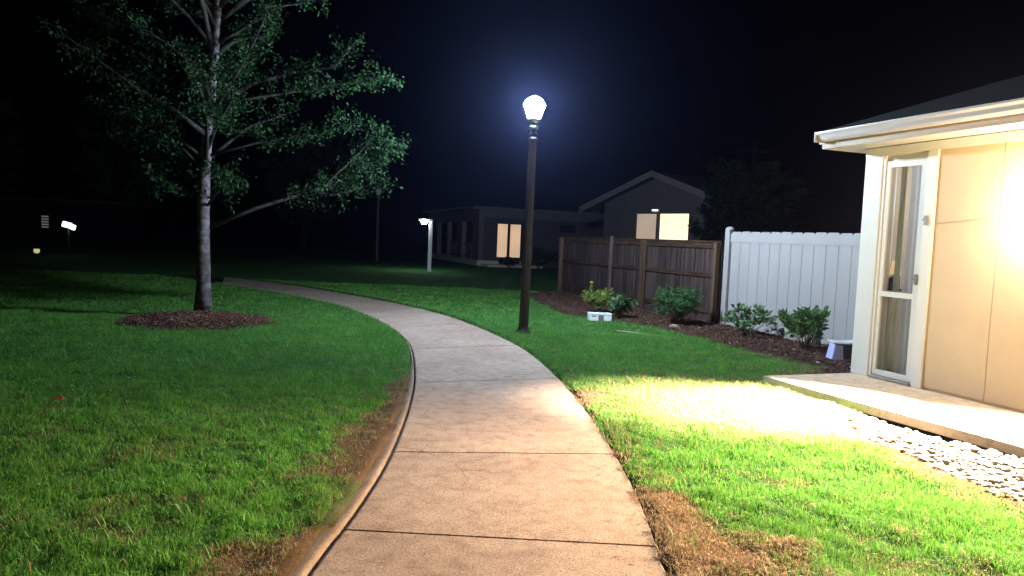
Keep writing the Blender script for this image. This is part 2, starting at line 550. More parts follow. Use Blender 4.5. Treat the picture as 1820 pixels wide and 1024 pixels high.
gx = axis(-8.0, 8.0, 0.05, 130); gy = axis(1.5, 20.0, 0.06, 120)
GX, GY = np.meshgrid(gx, gy)
GZ = height(GX.ravel(), GY.ravel())
nxg, nyg = len(gx), len(gy)
idx = np.arange(nxg * nyg).reshape(nyg, nxg)
quads = np.stack([idx[:-1, :-1], idx[:-1, 1:], idx[1:, 1:], idx[1:, :-1]], -1).reshape(-1)
fx, fy = GX.ravel(), GY.ravel()
p_, b_, r_, g_, s_ = masks(fx, fy)
dry = dry_and_pool(fx, fy)  # dry turf together with the painted flood pool
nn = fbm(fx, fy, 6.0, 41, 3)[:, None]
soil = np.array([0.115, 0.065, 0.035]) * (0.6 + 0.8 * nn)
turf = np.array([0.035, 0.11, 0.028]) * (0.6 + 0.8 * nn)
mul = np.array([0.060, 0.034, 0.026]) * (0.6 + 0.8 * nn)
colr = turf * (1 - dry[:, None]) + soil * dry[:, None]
mm_ = np.clip(sstep(-0.02, 0.03, np.maximum(b_, r_)), 0, 1)[:, None]
colr = colr * (1 - mm_) + mul * mm_
gm_ = sstep(-0.02, 0.04, g_)[:, None]
colr = colr * (1 - gm_) + np.array([0.38, 0.31, 0.24]) * (0.6 + 0.8 * nn) * gm_
pm = sstep(-0.05, -0.02, p_)[:, None]
colr = colr * (1 - pm) + np.array([0.03, 0.02, 0.015]) * pm
mg = Mat('soil')
ga = mg.node('ShaderNodeAttribute', attribute_name='tint')
mg.base(mg.mix(ga.outputs['Color'], mg.ramp(mg.noise(45, 5, 0.7), [(0.3, (0.5, 0.5, 0.5)), (0.7, (1.5, 1.5, 1.5))]), 0.9, 'MULTIPLY')).rough(0.95, 0.1)
mg.bump(mg.noise(60, 5, 0.75), 0.8, 0.02)
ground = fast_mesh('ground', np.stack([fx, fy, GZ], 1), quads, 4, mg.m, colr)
tag(ground, kind='structure')
ground.data.polygons.foreach_set('use_smooth', np.ones(len(ground.data.polygons), bool))

# ------------------------------------------------------------------ path: cast slabs with open joints


def at_y(curve, y):
    return float(np.interp(y, curve[:, 1], curve[:, 0]))


joints = [(-0.8, -0.8), (1.7, 1.7), (3.606, 3.56), (4.964, 5.131), (7.372, 7.912), (9.526, 10.283), (11.6, 12.7), (13.4, 14.9), (14.9, 17.1), (16.8, 19.6), (18.9, 21.9)]
pb = MB(); slab_tone = []
for i in range(len(joints) - 1):
    gap = 0.009
    (l0, r0), (l1, r1) = joints[i], joints[i + 1]
    nst = 14
    L_ = [lerp(l0 + gap, l1 - gap, k / nst) for k in range(nst + 1)]
    R_ = [lerp(r0 + gap, r1 - gap, k / nst) for k in range(nst + 1)]
    top = []
    for k in range(nst + 1):
        ax, ay = at_y(path_L, L_[k]) + 0.022, L_[k]; bx, by = at_y(path_R, R_[k]), R_[k]
        bx += 0.02 * (random.random() - 0.5) * 0.6
        e = 0.008
        cols = [0, e, 0.5, 1 - e, 1]
        row = []
        for t in cols:
            zz = 0.0
            if t in (0, 1): zz = -0.007
            if k in (0, nst): zz = min(zz, -0.003)
            row.append((lerp(ax, bx, t), lerp(ay, by, t), zz))
        top.append(row)
    vs = [p for r in top for p in r]; nc = 5
    fs = [(k * nc + j, k * nc + j + 1, (k + 1) * nc + j + 1, (k + 1) * nc + j) for k in range(nst) for j in range(nc - 1)]
    pb.add(vs, fs)
    border = [(k, 0) for k in range(nst + 1)] + [(nst, j) for j in range(1, nc)] + [(k, nc - 1) for k in range(nst - 1, -1, -1)] + [(0, j) for j in range(nc - 2, 0, -1)]
    bt = [top[k][j] for k, j in border]
    n = len(bt)
    pb.add(bt + [(p[0], p[1], -0.088) for p in bt], [(a, (a + 1) % n, n + (a + 1) % n, n + a) for a in range(n)])
    tone = [1.0, 0.86, 0.93, 1.05, 1.10, 0.97, 1.02, 0.95, 1.0, 0.95][i]
    slab_tone += [tone] * (len(pb.v) - len(slab_tone))
path_o = pb.build('path', M['path'])
ta = path_o.data.color_attributes.new('tint', 'FLOAT_COLOR', 'POINT')
tc_ = np.ones((len(slab_tone), 4), dtype=np.float32); tc_[:, :3] = np.array(slab_tone)[:, None]
ta.data.foreach_set('color', tc_.ravel())
tag(path_o, kind='structure')

# raised edging along the left side of the path
kb = MB()
_yy = np.arange(0.5, 10.2, 0.03)
ks = [np.array([at_y(path_L, q), q]) for q in _yy]
rows = []
for i, p in enumerate(ks):
    t = np.array(ks[min(i + 1, len(ks) - 1)]) - np.array(ks[max(i - 1, 0)]); t /= np.linalg.norm(t)
    nrm = np.array([-t[1], t[0]])
    w = np.interp(p[1], [2.5, 4, 6, 8, 9.3, 10.2], [0.125, 0.115, 0.095, 0.06, 0.035, 0.015])
    h = np.interp(p[1], [2.5, 7, 8.5, 10.2], [0.018, 0.017, 0.013, 0.004])
    h += 0.004 * math.sin(p[1] * 5.1) * (h > 0.02)
    w *= 0.85 + 0.3 * float(fbm(np.array([p[1]]), np.array([3.0]), 5.0, 91, 3)[0])
    h *= 0.75 + 0.5 * float(fbm(np.array([p[1]]), np.array([8.0]), 3.0, 92, 3)[0])
    c0 = np.array(p) - nrm * 0.004
    rows.append([(*(c0), -0.085), (*(c0), h * 0.55), (*(c0 + nrm * 0.012), h * 0.93), (*(c0 + nrm * 0.028), h), (*(c0 + nrm * (w * 0.5)), h * 0.72), (*(c0 + nrm * w), h * 0.35), (*(c0 + nrm * (w + 0.02)), -0.085)])
nc = 7
kb.add([q for r in rows for q in r], [(k * nc + j, k * nc + j + 1, (k + 1) * nc + j + 1, (k + 1) * nc + j) for k in range(len(rows) - 1) for j in range(nc - 1)], True)
tag(kb.build('kerb', M['kerb']), kind='structure')

# patio slab by the house
pb = MB().prism(SLAB_POLY[::-1], 0.012, 0.10)
tag(pb.build('patio', M['patio'], bevel=0.008), kind='structure')

# ------------------------------------------------------------------ grass blades (numpy)


def grass_color(n, dry_pool_v, x, y):
    r = rng.random((n, 1))
    var = (fbm(x, y, 1.6, 55, 3))[:, None]
    a = np.array([0.070, 0.25, 0.038]); b = np.array([0.190, 0.46, 0.070]); yel = np.array([0.26, 0.42, 0.12])
    c = a * (1 - r) + b * r
    c = c * (0.75 + 0.5 * var)
    yy = (rng.random((n, 1)) < 0.06)
    c = np.where(yy, yel * (0.7 + 0.5 * r), c)
    deadc = np.array([0.40, 0.29, 0.18]) * (0.5 + 0.8 * r)
    isdead = rng.random(n) < np.clip(dry_pool_v * 0.95 + 0.035, 0, 1)
    return np.where(isdead[:, None], deadc, c), isdead


def scatter(n, y0, y1, ext=0.78):
    A = lambda q: 0.5 * ext * q * q + 0.9 * q          # area under the widening view, so that density is even
    t = A(y0) + (A(y1) - A(y0)) * rng.random(n)
    y = (-0.9 + np.sqrt(0.81 + 2 * ext * t)) / ext
    x = (rng.random(n) * 2 - 1) * (ext * y + 0.9)
    return x, y


V = []; Fc = []; Cc = []; base_i = 0
for (y0, y1, n, wid, hgt, seg) in [(1.9, 4.4, 230000, 0.0032, 0.036, 2), (4.4, 7.5, 260000, 0.0042, 0.036, 2), (7.5, 12, 230000, 0.0065, 0.036, 1), (12, 21, 150000, 0.011, 0.042, 1)]:
    x, y = scatter(n, y0, y1)
    path, bed, ring, gravel, slab = masks(x, y)
    ed = inside_dist(x, y, PATH_POLY)
    u = (x - HC[0]) * HD[0] + (y - HC[1]) * HD[1]; inside_house = ((x - HC[0]) * HN[0] + (y - HC[1]) * HN[1] < 0.02) & (u > -0.1)
    kw = np.interp(y, [2.5, 4, 6, 8, 9.3, 10.2], [0.125, 0.115, 0.095, 0.06, 0.035, 0.0])
    leftside = x < np.interp(y, path_L[:, 1], path_L[:, 0]) + 0.3
    lim = np.where(leftside, -(kw - 0.015 + 0.05 * (fbm(x, y, 8, 77, 2) - 0.4)), 0.085 * (fbm(x, y, 9, 78, 2) - 0.40))
    dv = dry_and_pool(x, y)
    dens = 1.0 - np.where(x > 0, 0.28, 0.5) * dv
    gsoil = -inside_dist(x, y, GRAVEL_POLY)
    dens = np.where((gsoil < 0.3) & (y < 6.2), dens * 0.45, dens)
    clump = fbm(x, y, 7.0, 61, 2)
    dens = dens * (0.55 + 0.9 * clump)
    keep = (ed < lim) & (bed < 0.02) & (ring < 0.02) & (gravel < -0.02) & (slab < -0.02) & ~inside_house & (rng.random(n) < dens)
    fence_side = (x - 4.0) * 0.93 + (y - 14.0) * 0.36 > 0
    keep &= ~fence_side
    x, y, dv, clump = x[keep], y[keep], dv[keep], clump[keep]
    n = len(x)
    z = np.maximum(height(x, y), 0.0) - 0.004
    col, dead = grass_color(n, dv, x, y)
    H_ = hgt * (0.5 + 0.9 * rng.random(n)) * (0.35 + 1.3 * clump) * (1 - 0.25 * dv)
    tall = rng.random(n) < 0.02
    H_ = np.where(tall, H_ * 1.7, H_)
    H_ = np.where(dead, H_ * np.where(x > 0, 1.0, 0.75), H_)
    W_ = wid * (0.6 + 0.8 * rng.random(n))
    az = rng.random(n) * 2 * np.pi
    lean = (0.25 + 0.75 * rng.random(n)); lean = np.where(dead, lean * 1.7, lean)
    laz = rng.random(n) * 2 * np.pi
    side = np.stack([np.cos(az), np.sin(az), np.zeros(n)], 1) * W_[:, None] * 0.5
    ld = np.stack([np.cos(laz), np.sin(laz), np.zeros(n)], 1)
    P0 = np.stack([x, y, z], 1)
    if seg == 2:
        mid = P0 + ld * (H_ * lean * 0.3)[:, None]; mid[:, 2] += H_ * 0.6
        tip = P0 + ld * (H_ * lean)[:, None]; tip[:, 2] += H_ * (1.05 - 0.35 * np.minimum(lean, 1.6))
        vv = np.stack([P0 - side, P0 + side, mid - side * 0.75, mid + side * 0.75, tip], 1).reshape(-1, 3)
        b = base_i + np.arange(n)[:, None] * 5
        tri = np.concatenate([b + np.array([0, 1, 3]), b + np.array([0, 3, 2]), b + np.array([2, 3, 4])], 1).reshape(-1)
        cc = np.repeat(col, 5, 0)
        base_i += n * 5
    else:
        tip = P0 + ld * (H_ * lean)[:, None]; tip[:, 2] += H_
        vv = np.stack([P0 - side, P0 + side, tip], 1).reshape(-1, 3)
        b = base_i + np.arange(n)[:, None] * 3
        tri = (b + np.array([0, 1, 2])).reshape(-1)
        cc = np.repeat(col, 3, 0)
        base_i += n * 3
    V.append(vv); Fc.append(tri); Cc.append(cc)
# long weeds and broad blades close to the camera on the left lawn and along the ragged right edge
n = 2600
x, y = scatter(n, 2.3, 6.0)
pd = inside_dist(x, y, PATH_POLY)
keep = (pd < -0.10) & ((x < 0) | ((pd > -0.25) & (y < 6))) & (rng.random(n) < sstep(6.2, 3.0, y)) & (inside_dist(x, y, GRAVEL_POLY) < -0.1)
x, y = x[keep], y[keep]; n = len(x)
z = height(x, y)
H_ = 0.05 + 0.06 * rng.random(n); W_ = 0.004 + 0.003 * rng.random(n)
az = rng.random(n) * 2 * np.pi; laz = az + np.pi / 2
side = np.stack([np.cos(az), np.sin(az), np.zeros(n)], 1) * W_[:, None] * 0.5
ld = np.stack([np.cos(laz), np.sin(laz), np.zeros(n)], 1)
P0 = np.stack([x, y, z], 1); mid = P0 + ld * (H_ * 0.4)[:, None]; mid[:, 2] += H_ * 0.6
tip = P0 + ld * (H_ * 1.1)[:, None]; tip[:, 2] += H_ * 0.62
vv = np.stack([P0 - side, P0 + side, mid - side * 0.8, mid + side * 0.8, tip], 1).reshape(-1, 3)
b = base_i + np.arange(n)[:, None] * 5
tri = np.concatenate([b + np.array([0, 1, 3]), b + np.array([0, 3, 2]), b + np.array([2, 3, 4])], 1).reshape(-1)
col, _ = grass_color(n, np.full(n, 0.25), x, y)
V.append(vv); Fc.append(tri); Cc.append(np.repeat(col, 5, 0)); base_i += n * 5
grass = fast_mesh('grass', np.concatenate(V), np.concatenate(Fc), 3, M['grass'], np.concatenate(Cc))
tag(grass, 'green lawn turf on both sides of the path with brown worn edges', 'grass', kind='stuff')

# loose dry clippings blown on the path along its edges
n = 5200
x = -1.6 + 2.7 * rng.random(n); y = 2.6 + 7.5 * rng.random(n) ** 1.2
e_ = inside_dist(x, y, PATH_POLY)
keep = (e_ > 0.03) & (rng.random(n) < np.exp(-e_ / 0.10) + 0.02)
x, y = x[keep], y[keep]; n = len(x)
a_ = rng.random(n) * np.pi; l_ = 0.006 + 0.016 * rng.random(n); w_ = 0.0012 + 0.001 * rng.random(n)
dx_ = np.stack([np.cos(a_), np.sin(a_), (rng.random(n) - 0.5) * 0.2], 1) * l_[:, None]; dy_ = np.stack([-np.sin(a_), np.cos(a_), np.zeros(n)], 1) * w_[:, None]
c_ = np.stack([x, y, np.full(n, 0.0035)], 1)
vv = np.stack([c_ - dx_ - dy_, c_ + dx_ - dy_, c_ + dx_ * 0.6 + dy_ * 2.0, c_ - dx_ + dy_], 1).reshape(-1, 3)
r_ = rng.random((n, 1)); cc = np.array([0.05, 0.03, 0.02]) * (1 - r_) + np.array([0.30, 0.22, 0.12]) * r_
clip_ = fast_mesh('grass_clippings', vv, (np.arange(n)[:, None] * 4 + np.arange(4)).reshape(-1), 4, M['mulch'], np.repeat(cc, 4, 0))
tag(clip_, 'dry grass clippings scattered on the path along its edges', 'clippings', kind='stuff')

# ------------------------------------------------------------------ mulch chips
n = 42000
x = rng.random(n) * 9 - 0.5; y = 8 + rng.random(n) * 13
n2 = 9000
x = np.concatenate([x, RING_C[0] + (rng.random(n2) * 2 - 1) * 1.35]); y = np.concatenate([y, RING_C[1] + (rng.random(n2) * 2 - 1) * 1.3])
p_, b_, r_, g_, s_ = masks(x, y)
keep = (np.maximum(b_, r_) > -0.03 - 0.05 * rng.random(len(x)) ** 3) & (s_ < -0.01)
x, y = x[keep], y[keep]; n = len(x)
z = height(x, y)
Ls = 0.012 + 0.03 * rng.random(n) ** 2; Ws = 0.004 + 0.006 * rng.random(n); Ts = 0.003 + 0.003 * rng.random(n)
az = rng.random(n) * np.pi; tilt = (rng.random(n) - 0.3) * 0.9
d1 = np.stack([np.cos(az) * np.cos(tilt), np.sin(az) * np.cos(tilt), np.sin(tilt)], 1)
d2 = np.stack([-np.sin(az), np.cos(az), np.zeros(n)], 1)
d3 = np.cross(d1, d2)
Cn = np.stack([x, y, z + 0.006 + 0.01 * rng.random(n)], 1)
cv = []
for sx, sy, sz in [(-1, -1, -1), (1, -1, -1), (1, 1, -1), (-1, 1, -1), (-1, -1, 1), (1, -1, 1), (1, 1, 1), (-1, 1, 1)]:
    cv.append(Cn + d1 * (Ls * sx)[:, None] + d2 * (Ws * sy * (1 if sz < 0 else 0.8))[:, None] + d3 * (Ts * sz)[:, None])
vv = np.stack(cv, 1).reshape(-1, 3)
bq = np.array([0, 3, 2, 1, 4, 5, 6, 7, 0, 1, 5, 4, 1, 2, 6, 5, 2, 3, 7, 6, 3, 0, 4, 7])
fl = (np.arange(n)[:, None] * 8 + bq).reshape(-1)
r = rng.random((n, 1))
cc = np.array([0.05, 0.027, 0.02]) * (1 - r) + np.array([0.17, 0.09, 0.065]) * r
cc = np.where(rng.random((n, 1)) < 0.02, np.array([0.32, 0.22, 0.15]), cc)
mulch = fast_mesh('mulch', vv, fl, 4, M['mulch'], np.repeat(cc, 8, 0))
tag(mulch, 'reddish brown bark mulch in the fence bed and round the tree', 'mulch', kind='stuff')

# ------------------------------------------------------------------ gravel stones
ico_t = (1 + 5 ** 0.5) / 2
iv = np.array([(-1, ico_t, 0), (1, ico_t, 0), (-1, -ico_t, 0), (1, -ico_t, 0), (0, -1, ico_t), (0, 1, ico_t), (0, -1, -ico_t), (0, 1, -ico_t), (ico_t, 0, -1), (ico_t, 0, 1), (-ico_t, 0, -1), (-ico_t, 0, 1)])
iv = iv / np.linalg.norm(iv[0])
ifc = np.array([(0, 11, 5), (0, 5, 1), (0, 1, 7), (0, 7, 10), (0, 10, 11), (1, 5, 9), (5, 11, 4), (11, 10, 2), (10, 7, 6), (7, 1, 8), (3, 9, 4), (3, 4, 2), (3, 2, 6), (3, 6, 8), (3, 8, 9), (4, 9, 5), (2, 4, 11), (6, 2, 10), (8, 6, 7), (9, 8, 1)])


def subdiv(v, f):
    v = list(map(tuple, v)); cache = {}; nf = []
    def mid(a, b):
        k = (min(a, b), max(a, b))
        if k not in cache:
            p = (np.array(v[a]) + np.array(v[b])); p /= np.linalg.norm(p); v.append(tuple(p)); cache[k] = len(v) - 1
        return cache[k]
    for a, b, c in f:
        ab, bc, ca = mid(a, b), mid(b, c), mid(c, a)
        nf += [(a, ab, ca), (b, bc, ab), (c, ca, bc), (ab, bc, ca)]
    return np.array(v), np.array(nf)


sv, sf = subdiv(iv, ifc)


def stones_mesh(x, y, z, size, flat=0.55):
    n = len(x)
    nv = len(sv)
    lump = 1 + 0.22 * (rng.random((n, nv)) - 0.5) + 0.18 * np.sin(sv[None, :, 0] * 3 + rng.random((n, 1)) * 6) * np.cos(sv[None, :, 1] * 2.5 + rng.random((n, 1)) * 6)
    P = sv[None] * lump[:, :, None]
    P = P * np.stack([size * (0.8 + 0.6 * rng.random(n)), size * (0.6 + 0.4 * rng.random(n)), size * flat * (0.7 + 0.5 * rng.random(n))], 1)[:, None, :]
    a = rng.random(n) * 2 * np.pi; c, s = np.cos(a)[:, None], np.sin(a)[:, None]
    t = (rng.random(n) - 0.5)[:, None] * 0.8
    X, Y, Z = P[..., 0], P[..., 1], P[..., 2]
    X, Z = X * np.cos(t) - Z * np.sin(t), X * np.sin(t) + Z * np.cos(t)
    X, Y = X * c - Y * s, X * s + Y * c
    P = np.stack([X + x[:, None], Y + y[:, None], Z + z[:, None]], -1).reshape(-1, 3)
    F_ = (np.arange(n)[:, None, None] * nv + sf[None]).reshape(-1)
    return P, F_


n = 16000
x = 2.7 + rng.random(n) * 3; y = 1.6 + rng.random(n) * 5.4
g = inside_dist(x, y, GRAVEL_POLY) + (fbm(x, y, 3, 88) - 0.5) * 0.12
keep = (g > -0.03) & (inside_dist(x, y, SLAB_POLY) < -0.02)
x, y, g = x[keep], y[keep], g[keep]
# poisson-ish thinning
order = rng.permutation(len(x)); sel = []; sizes = []
cells = {}
for i in order:
    s_i = 0.013 + 0.027 * random.random() ** 1.8
    cx, cy = int(x[i] / 0.08), int(y[i] / 0.08); ok = True
    for dx in (-1, 0, 1):
        for dy in (-1, 0, 1):
            for j, sj in cells.get((cx + dx, cy + dy), []):
                if (x[i] - x[j]) ** 2 + (y[i] - y[j]) ** 2 < ((s_i + sj) * 0.60) ** 2:
                    ok = False; break
            if not ok: break
        if not ok: break
    if ok:
        cells.setdefault((cx, cy), []).append((i, s_i)); sel.append(i); sizes.append(s_i)
sel = np.array(sel); sizes = np.array(sizes)
x, y = x[sel], y[sel]
P, F_ = stones_mesh(x, y, height(x, y) + sizes * 0.35, sizes)
n = len(x); r = rng.random((n, 1))
cc = np.array([0.50, 0.45, 0.40]) * (1 - r) + np.array([0.85, 0.82, 0.78]) * r
gravel = fast_mesh('gravel', P, F_, 3, M['stone'], np.repeat(cc, len(sv), 0))
gravel.data.polygons.foreach_set('use_smooth', np.ones(len(gravel.data.polygons), bool))
tag(gravel, 'pale rounded gravel stones in a strip along the patio slab', 'gravel', kind='stuff')

# ------------------------------------------------------------------ near house
HM = Matrix(((HD[0], HN[0], 0, HC[0]), (HD[1], HN[1], 0, HC[1]), (0, 0, 1, 0), (0, 0, 0, 1)))   # x = along the wall, y = outwards
house = thing('beige_house', 'beige panelled house with white trim, glass door and gutter right of the lawn', 'house')
house.matrix_world = HM
WT = 0.14
DU0, DU1, DZ0, DZ1 = 0.235, 0.775, 0.10, 2.60
wb = MB()
wb.box((0, -WT, 0), (DU0, 0, 2.72)).box((DU1, -WT, 0), (8.0, 0, 2.72)).box((DU0, -WT, DZ1), (DU1, 0, 2.72)).box((DU0, -WT, 0), (DU1, 0, DZ0))
wb.box((0, -6.0, 0), (WT, -WT, 2.72)).box((8.0 - WT, -6.0, 0), (8.0, -WT, 2.72)).box((WT, -6.0, 0), (8.0 - WT, -6.0 + WT, 2.72))
wb.build('wall', M['siding'], house)
# panel joint battens are shallow seams: panels proud of the wall
pn = MB()
edges = [0.912, 1.598, 2.82, 4.04, 5.26, 6.48, 7.97]
for a, b in zip(edges[:-1], edges[1:]):
    pn.box((a + 0.004, 0.0, 0.13), (b - 0.004, 0.012, 2.60))
pn.build('siding_panel', M['siding'], house)
pn = MB().box((WT, -5.86, 0.05), (7.86, -WT, 0.09)); pn.build('floor_slab', M['room'], house)
pn = MB().box((WT, -2.3, 0.09), (3.0, -2.2, 2.70)).box((3.0, -2.3, 0.09), (3.1, -WT, 2.70)); pn.build('inner_wall', M['room'], house)
# trim
tr_ = MB().box((-0.045, -0.20, 0.10), (0.20, 0.03, 2.60))
tr_.build('corner_board', M['trim'], house, bevel=0.006)
tr_ = MB().box((0.778, 0.0, 0.10), (0.905, 0.03, 2.60)); tr_.build('door_trim', M['trim'], house, bevel=0.005)
tr_ = MB().box((-0.045, 0.002, 2.60), (8.0, 0.035, 2.69)).box((-0.045, -6.0, 2.60), (-0.003, -0.002, 2.69)); tr_.build('frieze_board', M['trim'], house)
tr_ = MB().box((0.203, 0.0, 0.10), (0.235, 0.02, 2.60)); tr_.build('door_jamb', M['trim'], house)
tr_ = MB().box((DU0, -0.12, 0.10), (DU1, 0.05, 0.135)); tr_.build('door_threshold', M['dull_metal'], house, bevel=0.004)
# storm door
dr = MB().box((DU0 + 0.004, -0.03, 0.14), (DU0 + 0.045, 0.01, 2.53)).box((DU1 - 0.075, -0.03, 0.14), (DU1 - 0.004, 0.01, 2.53))
dr.box((DU0 + 0.045, -0.028, 2.46), (DU1 - 0.075, 0.008, 2.53)).box((DU0 + 0.045, -0.028, 1.03), (DU1 - 0.075, 0.008, 1.085)).box((DU0 + 0.045, -0.028, 0.14), (DU1 - 0.075, 0.008, 0.20))
door = dr.build('glass_door', M['trim'], house)
MB().box((DU0 + 0.045, -0.014, 1.085), (DU1 - 0.075, -0.010, 2.46)).build('upper_pane', M['glass'], door)
MB().box((DU0 + 0.045, -0.014, 0.20), (DU1 - 0.075, -0.010, 1.03)).build('lower_pane', M['glass'], door)
hb = MB().box((DU1 - 0.055, 0.01, 1.19), (DU1 - 0.02, 0.028, 1.30)).box((DU1 - 0.06, 0.03, 1.235), (DU1 - 0.005, 0.045, 1.26)).tube([(DU1 - 0.04, 0.02, 1.25), (DU1 - 0.04, 0.04, 1.25)], 0.008)
hb.build('handle', M['dull_metal'], door)
hb = MB().box((0.80, 0.03, 1.82), (0.835, 0.045, 1.92)).box((0.79, 0.035, 1.865), (0.80, 0.05, 1.89)); hb.build('latch_plate', M['dull_metal'], house)
MB().box((DU0, -0.10, 2.532), (DU1, -0.02, 2.60)).build('door_head', M['trim'], house)
# soffit, fascia, gutter, roof
MB().box((-0.30, -6.40, 2.70), (8.30, 0.40, 2.715)).build('soffit', M['trim'], house)
MB().box((-0.32, -6.42, 2.69), (8.32, -6.40, 2.86)).box((-0.32, 0.40, 2.69), (8.32, 0.42, 2.86)).box((-0.32, -6.40, 2.69), (-0.30, 0.40, 2.86)).box((8.30, -6.40, 2.69), (8.32, 0.40, 2.86)).build('fascia', M['fascia'], house)


def gutter(a, b, axis_u, off):
    """K-style gutter section swept along u or along the depth"""
    prof = [(0.0, 2.765), (0.055, 2.765), (0.075, 2.79), (0.085, 2.83), (0.105, 2.855), (0.105, 2.875), (0.095, 2.875), (0.095, 2.86), (0.072, 2.835), (0.062, 2.80), (0.05, 2.777), (0.0, 2.777)]
    vs = []
    for e in (a, b):
        for d, z in prof:
            vs.append((e, off + d, z) if axis_u else (off - d, e, z))
    n = len(prof)
    fs = [(i, (i + 1) % n, n + (i + 1) % n, n + i) for i in range(n)] + [tuple(range(n)), tuple(reversed(range(n, 2 * n)))]
    return vs, fs


g1 = MB(); g1.add(*gutter(-0.33, 8.3, True, 0.423)); g1.box((-0.336, 0.423, 2.763), (-0.328, 0.530, 2.878)); g1.build('gutter', M['gutter'], house)
g2 = MB(); g2.add(*gutter(-6.4, 0.36, False, -0.323)); g2.box((-0.43, 0.355, 2.763), (-0.323, 0.363, 2.878)); g2.build('gutter', M['gutter'], house)
TP = 0.40
e0, e1, f0, f1 = -0.36, 8.36, 0.46, -6.46
hz = 2.885; hd = (f0 - f1) / 2
rf = MB()
pitch_z = hz + TP * hd
rv = [(e0, f0, hz), (e1, f0, hz), (e1, f1, hz), (e0, f1, hz), (e0 + hd, f0 - hd, pitch_z), (e1 - hd, f0 - hd, pitch_z)]
rv2 = [(a, b, c - 0.02) for a, b, c in rv]
rf.add(rv + rv2, [(0, 1, 5, 4), (1, 2, 5), (2, 3, 4, 5), (3, 0, 4), (6, 10, 11, 7), (7, 11, 8), (8, 11, 10, 9), (9, 10, 6), (0, 6, 7, 1), (1, 7, 8, 2), (2, 8, 9, 3), (3, 9, 6, 0)])
rf.build('roof', M['roof'], house)

# curtains hanging inside
def curtain(u0, u1, z0, z1, dep, folds, amp):
    cb = MB(); nx = 60; vs = []; fs = []
    for j in range(7):
        z = lerp(z0, z1, j / 6)
        for k in range(nx + 1):
            t = k / nx; u = lerp(u0, u1, t)
            vs.append((u, dep + amp * math.sin(t * folds * 2 * math.pi + 0.4 * math.sin(j)) * (0.7 + 0.3 * math.sin(7 * t)), z))
    for j in range(6):
        for k in range(nx):
            fs.append((j * (nx + 1) + k, j * (nx + 1) + k + 1, (j + 1) * (nx + 1) + k + 1, (j + 1) * (nx + 1) + k))
    cb.add(vs, fs, True)
    return cb


def in_house(name, mb, mat, label, cat):
    o = mb.build(name, mat)
    o.matrix_world = HM
    return tag(o, label, cat)


in_house('curtain', curtain(0.44, 1.15, 0.11, 2.58, -0.13, 8, 0.018), M['curtain'], 'grey pleated curtain hanging behind the glass door of the beige house', 'curtain')
in_house('curtain', curtain(0.345, 0.425, 0.11, 2.58, -0.10, 1.5, 0.010), M['curtain_pale'], 'pale gathered curtain edge left of the grey pleats inside the glass door', 'curtain')
# narrow shelf and small lamp just inside the door
tl = thing('plant_stand', 'narrow dark stand carrying the amber lamp inside the glass door', 'stand', (*HL(0.235, -0.235), 0.09), math.atan2(HD[1], HD[0]))
MB().box((-0.075, -0.075, 1.00), (0.075, 0.075, 1.02)).build('stand_top', M['black'], tl)
for sx in (-1, 1):
    for sy in (-1, 1):
        MB().box((sx * 0.065 - 0.008, sy * 0.065 - 0.008, 0), (sx * 0.065 + 0.008, sy * 0.065 + 0.008, 1.00)).build('leg', M['black'], tl)
lp = thing('table_lamp', 'small glowing amber lamp seen low in the upper pane of the glass door', 'lamp', (*HL(0.235, -0.235), 1.11))
MB().lathe([(0.055, 0), (0.055, 0.12), (0.03, 0.14), (0.012, 0.16)], 14).build('lamp_base', M['black'], lp)
MB().lathe([(0.06, 0.16), (0.035, 0.32)], 18, cap=False).build('lamp_shade', emissive('amber_shade', (1.0, 0.6, 0.2), 0.6), lp)
# added fill light without a lamp of its own, brightens the curtains
rl_ = bpy.data.lights.new('curtain_fill', 'POINT'); rl_.energy = 60; rl_.color = (0.9, 0.93, 1.0); rl_.shadow_soft_size = 0.1
ro = bpy.data.objects.new('curtain_fill', rl_); COL.objects.link(ro); ro.location = (*HL(1.0, -1.2), 2.3)

# flood light on the wall
FU, FZ = 2.10, 1.93
fl_ = thing('flood_light', 'twin headed flood light on the wall of the beige house', 'light', (*HL(FU, 0.012), FZ), math.atan2(HD[1], HD[0]))
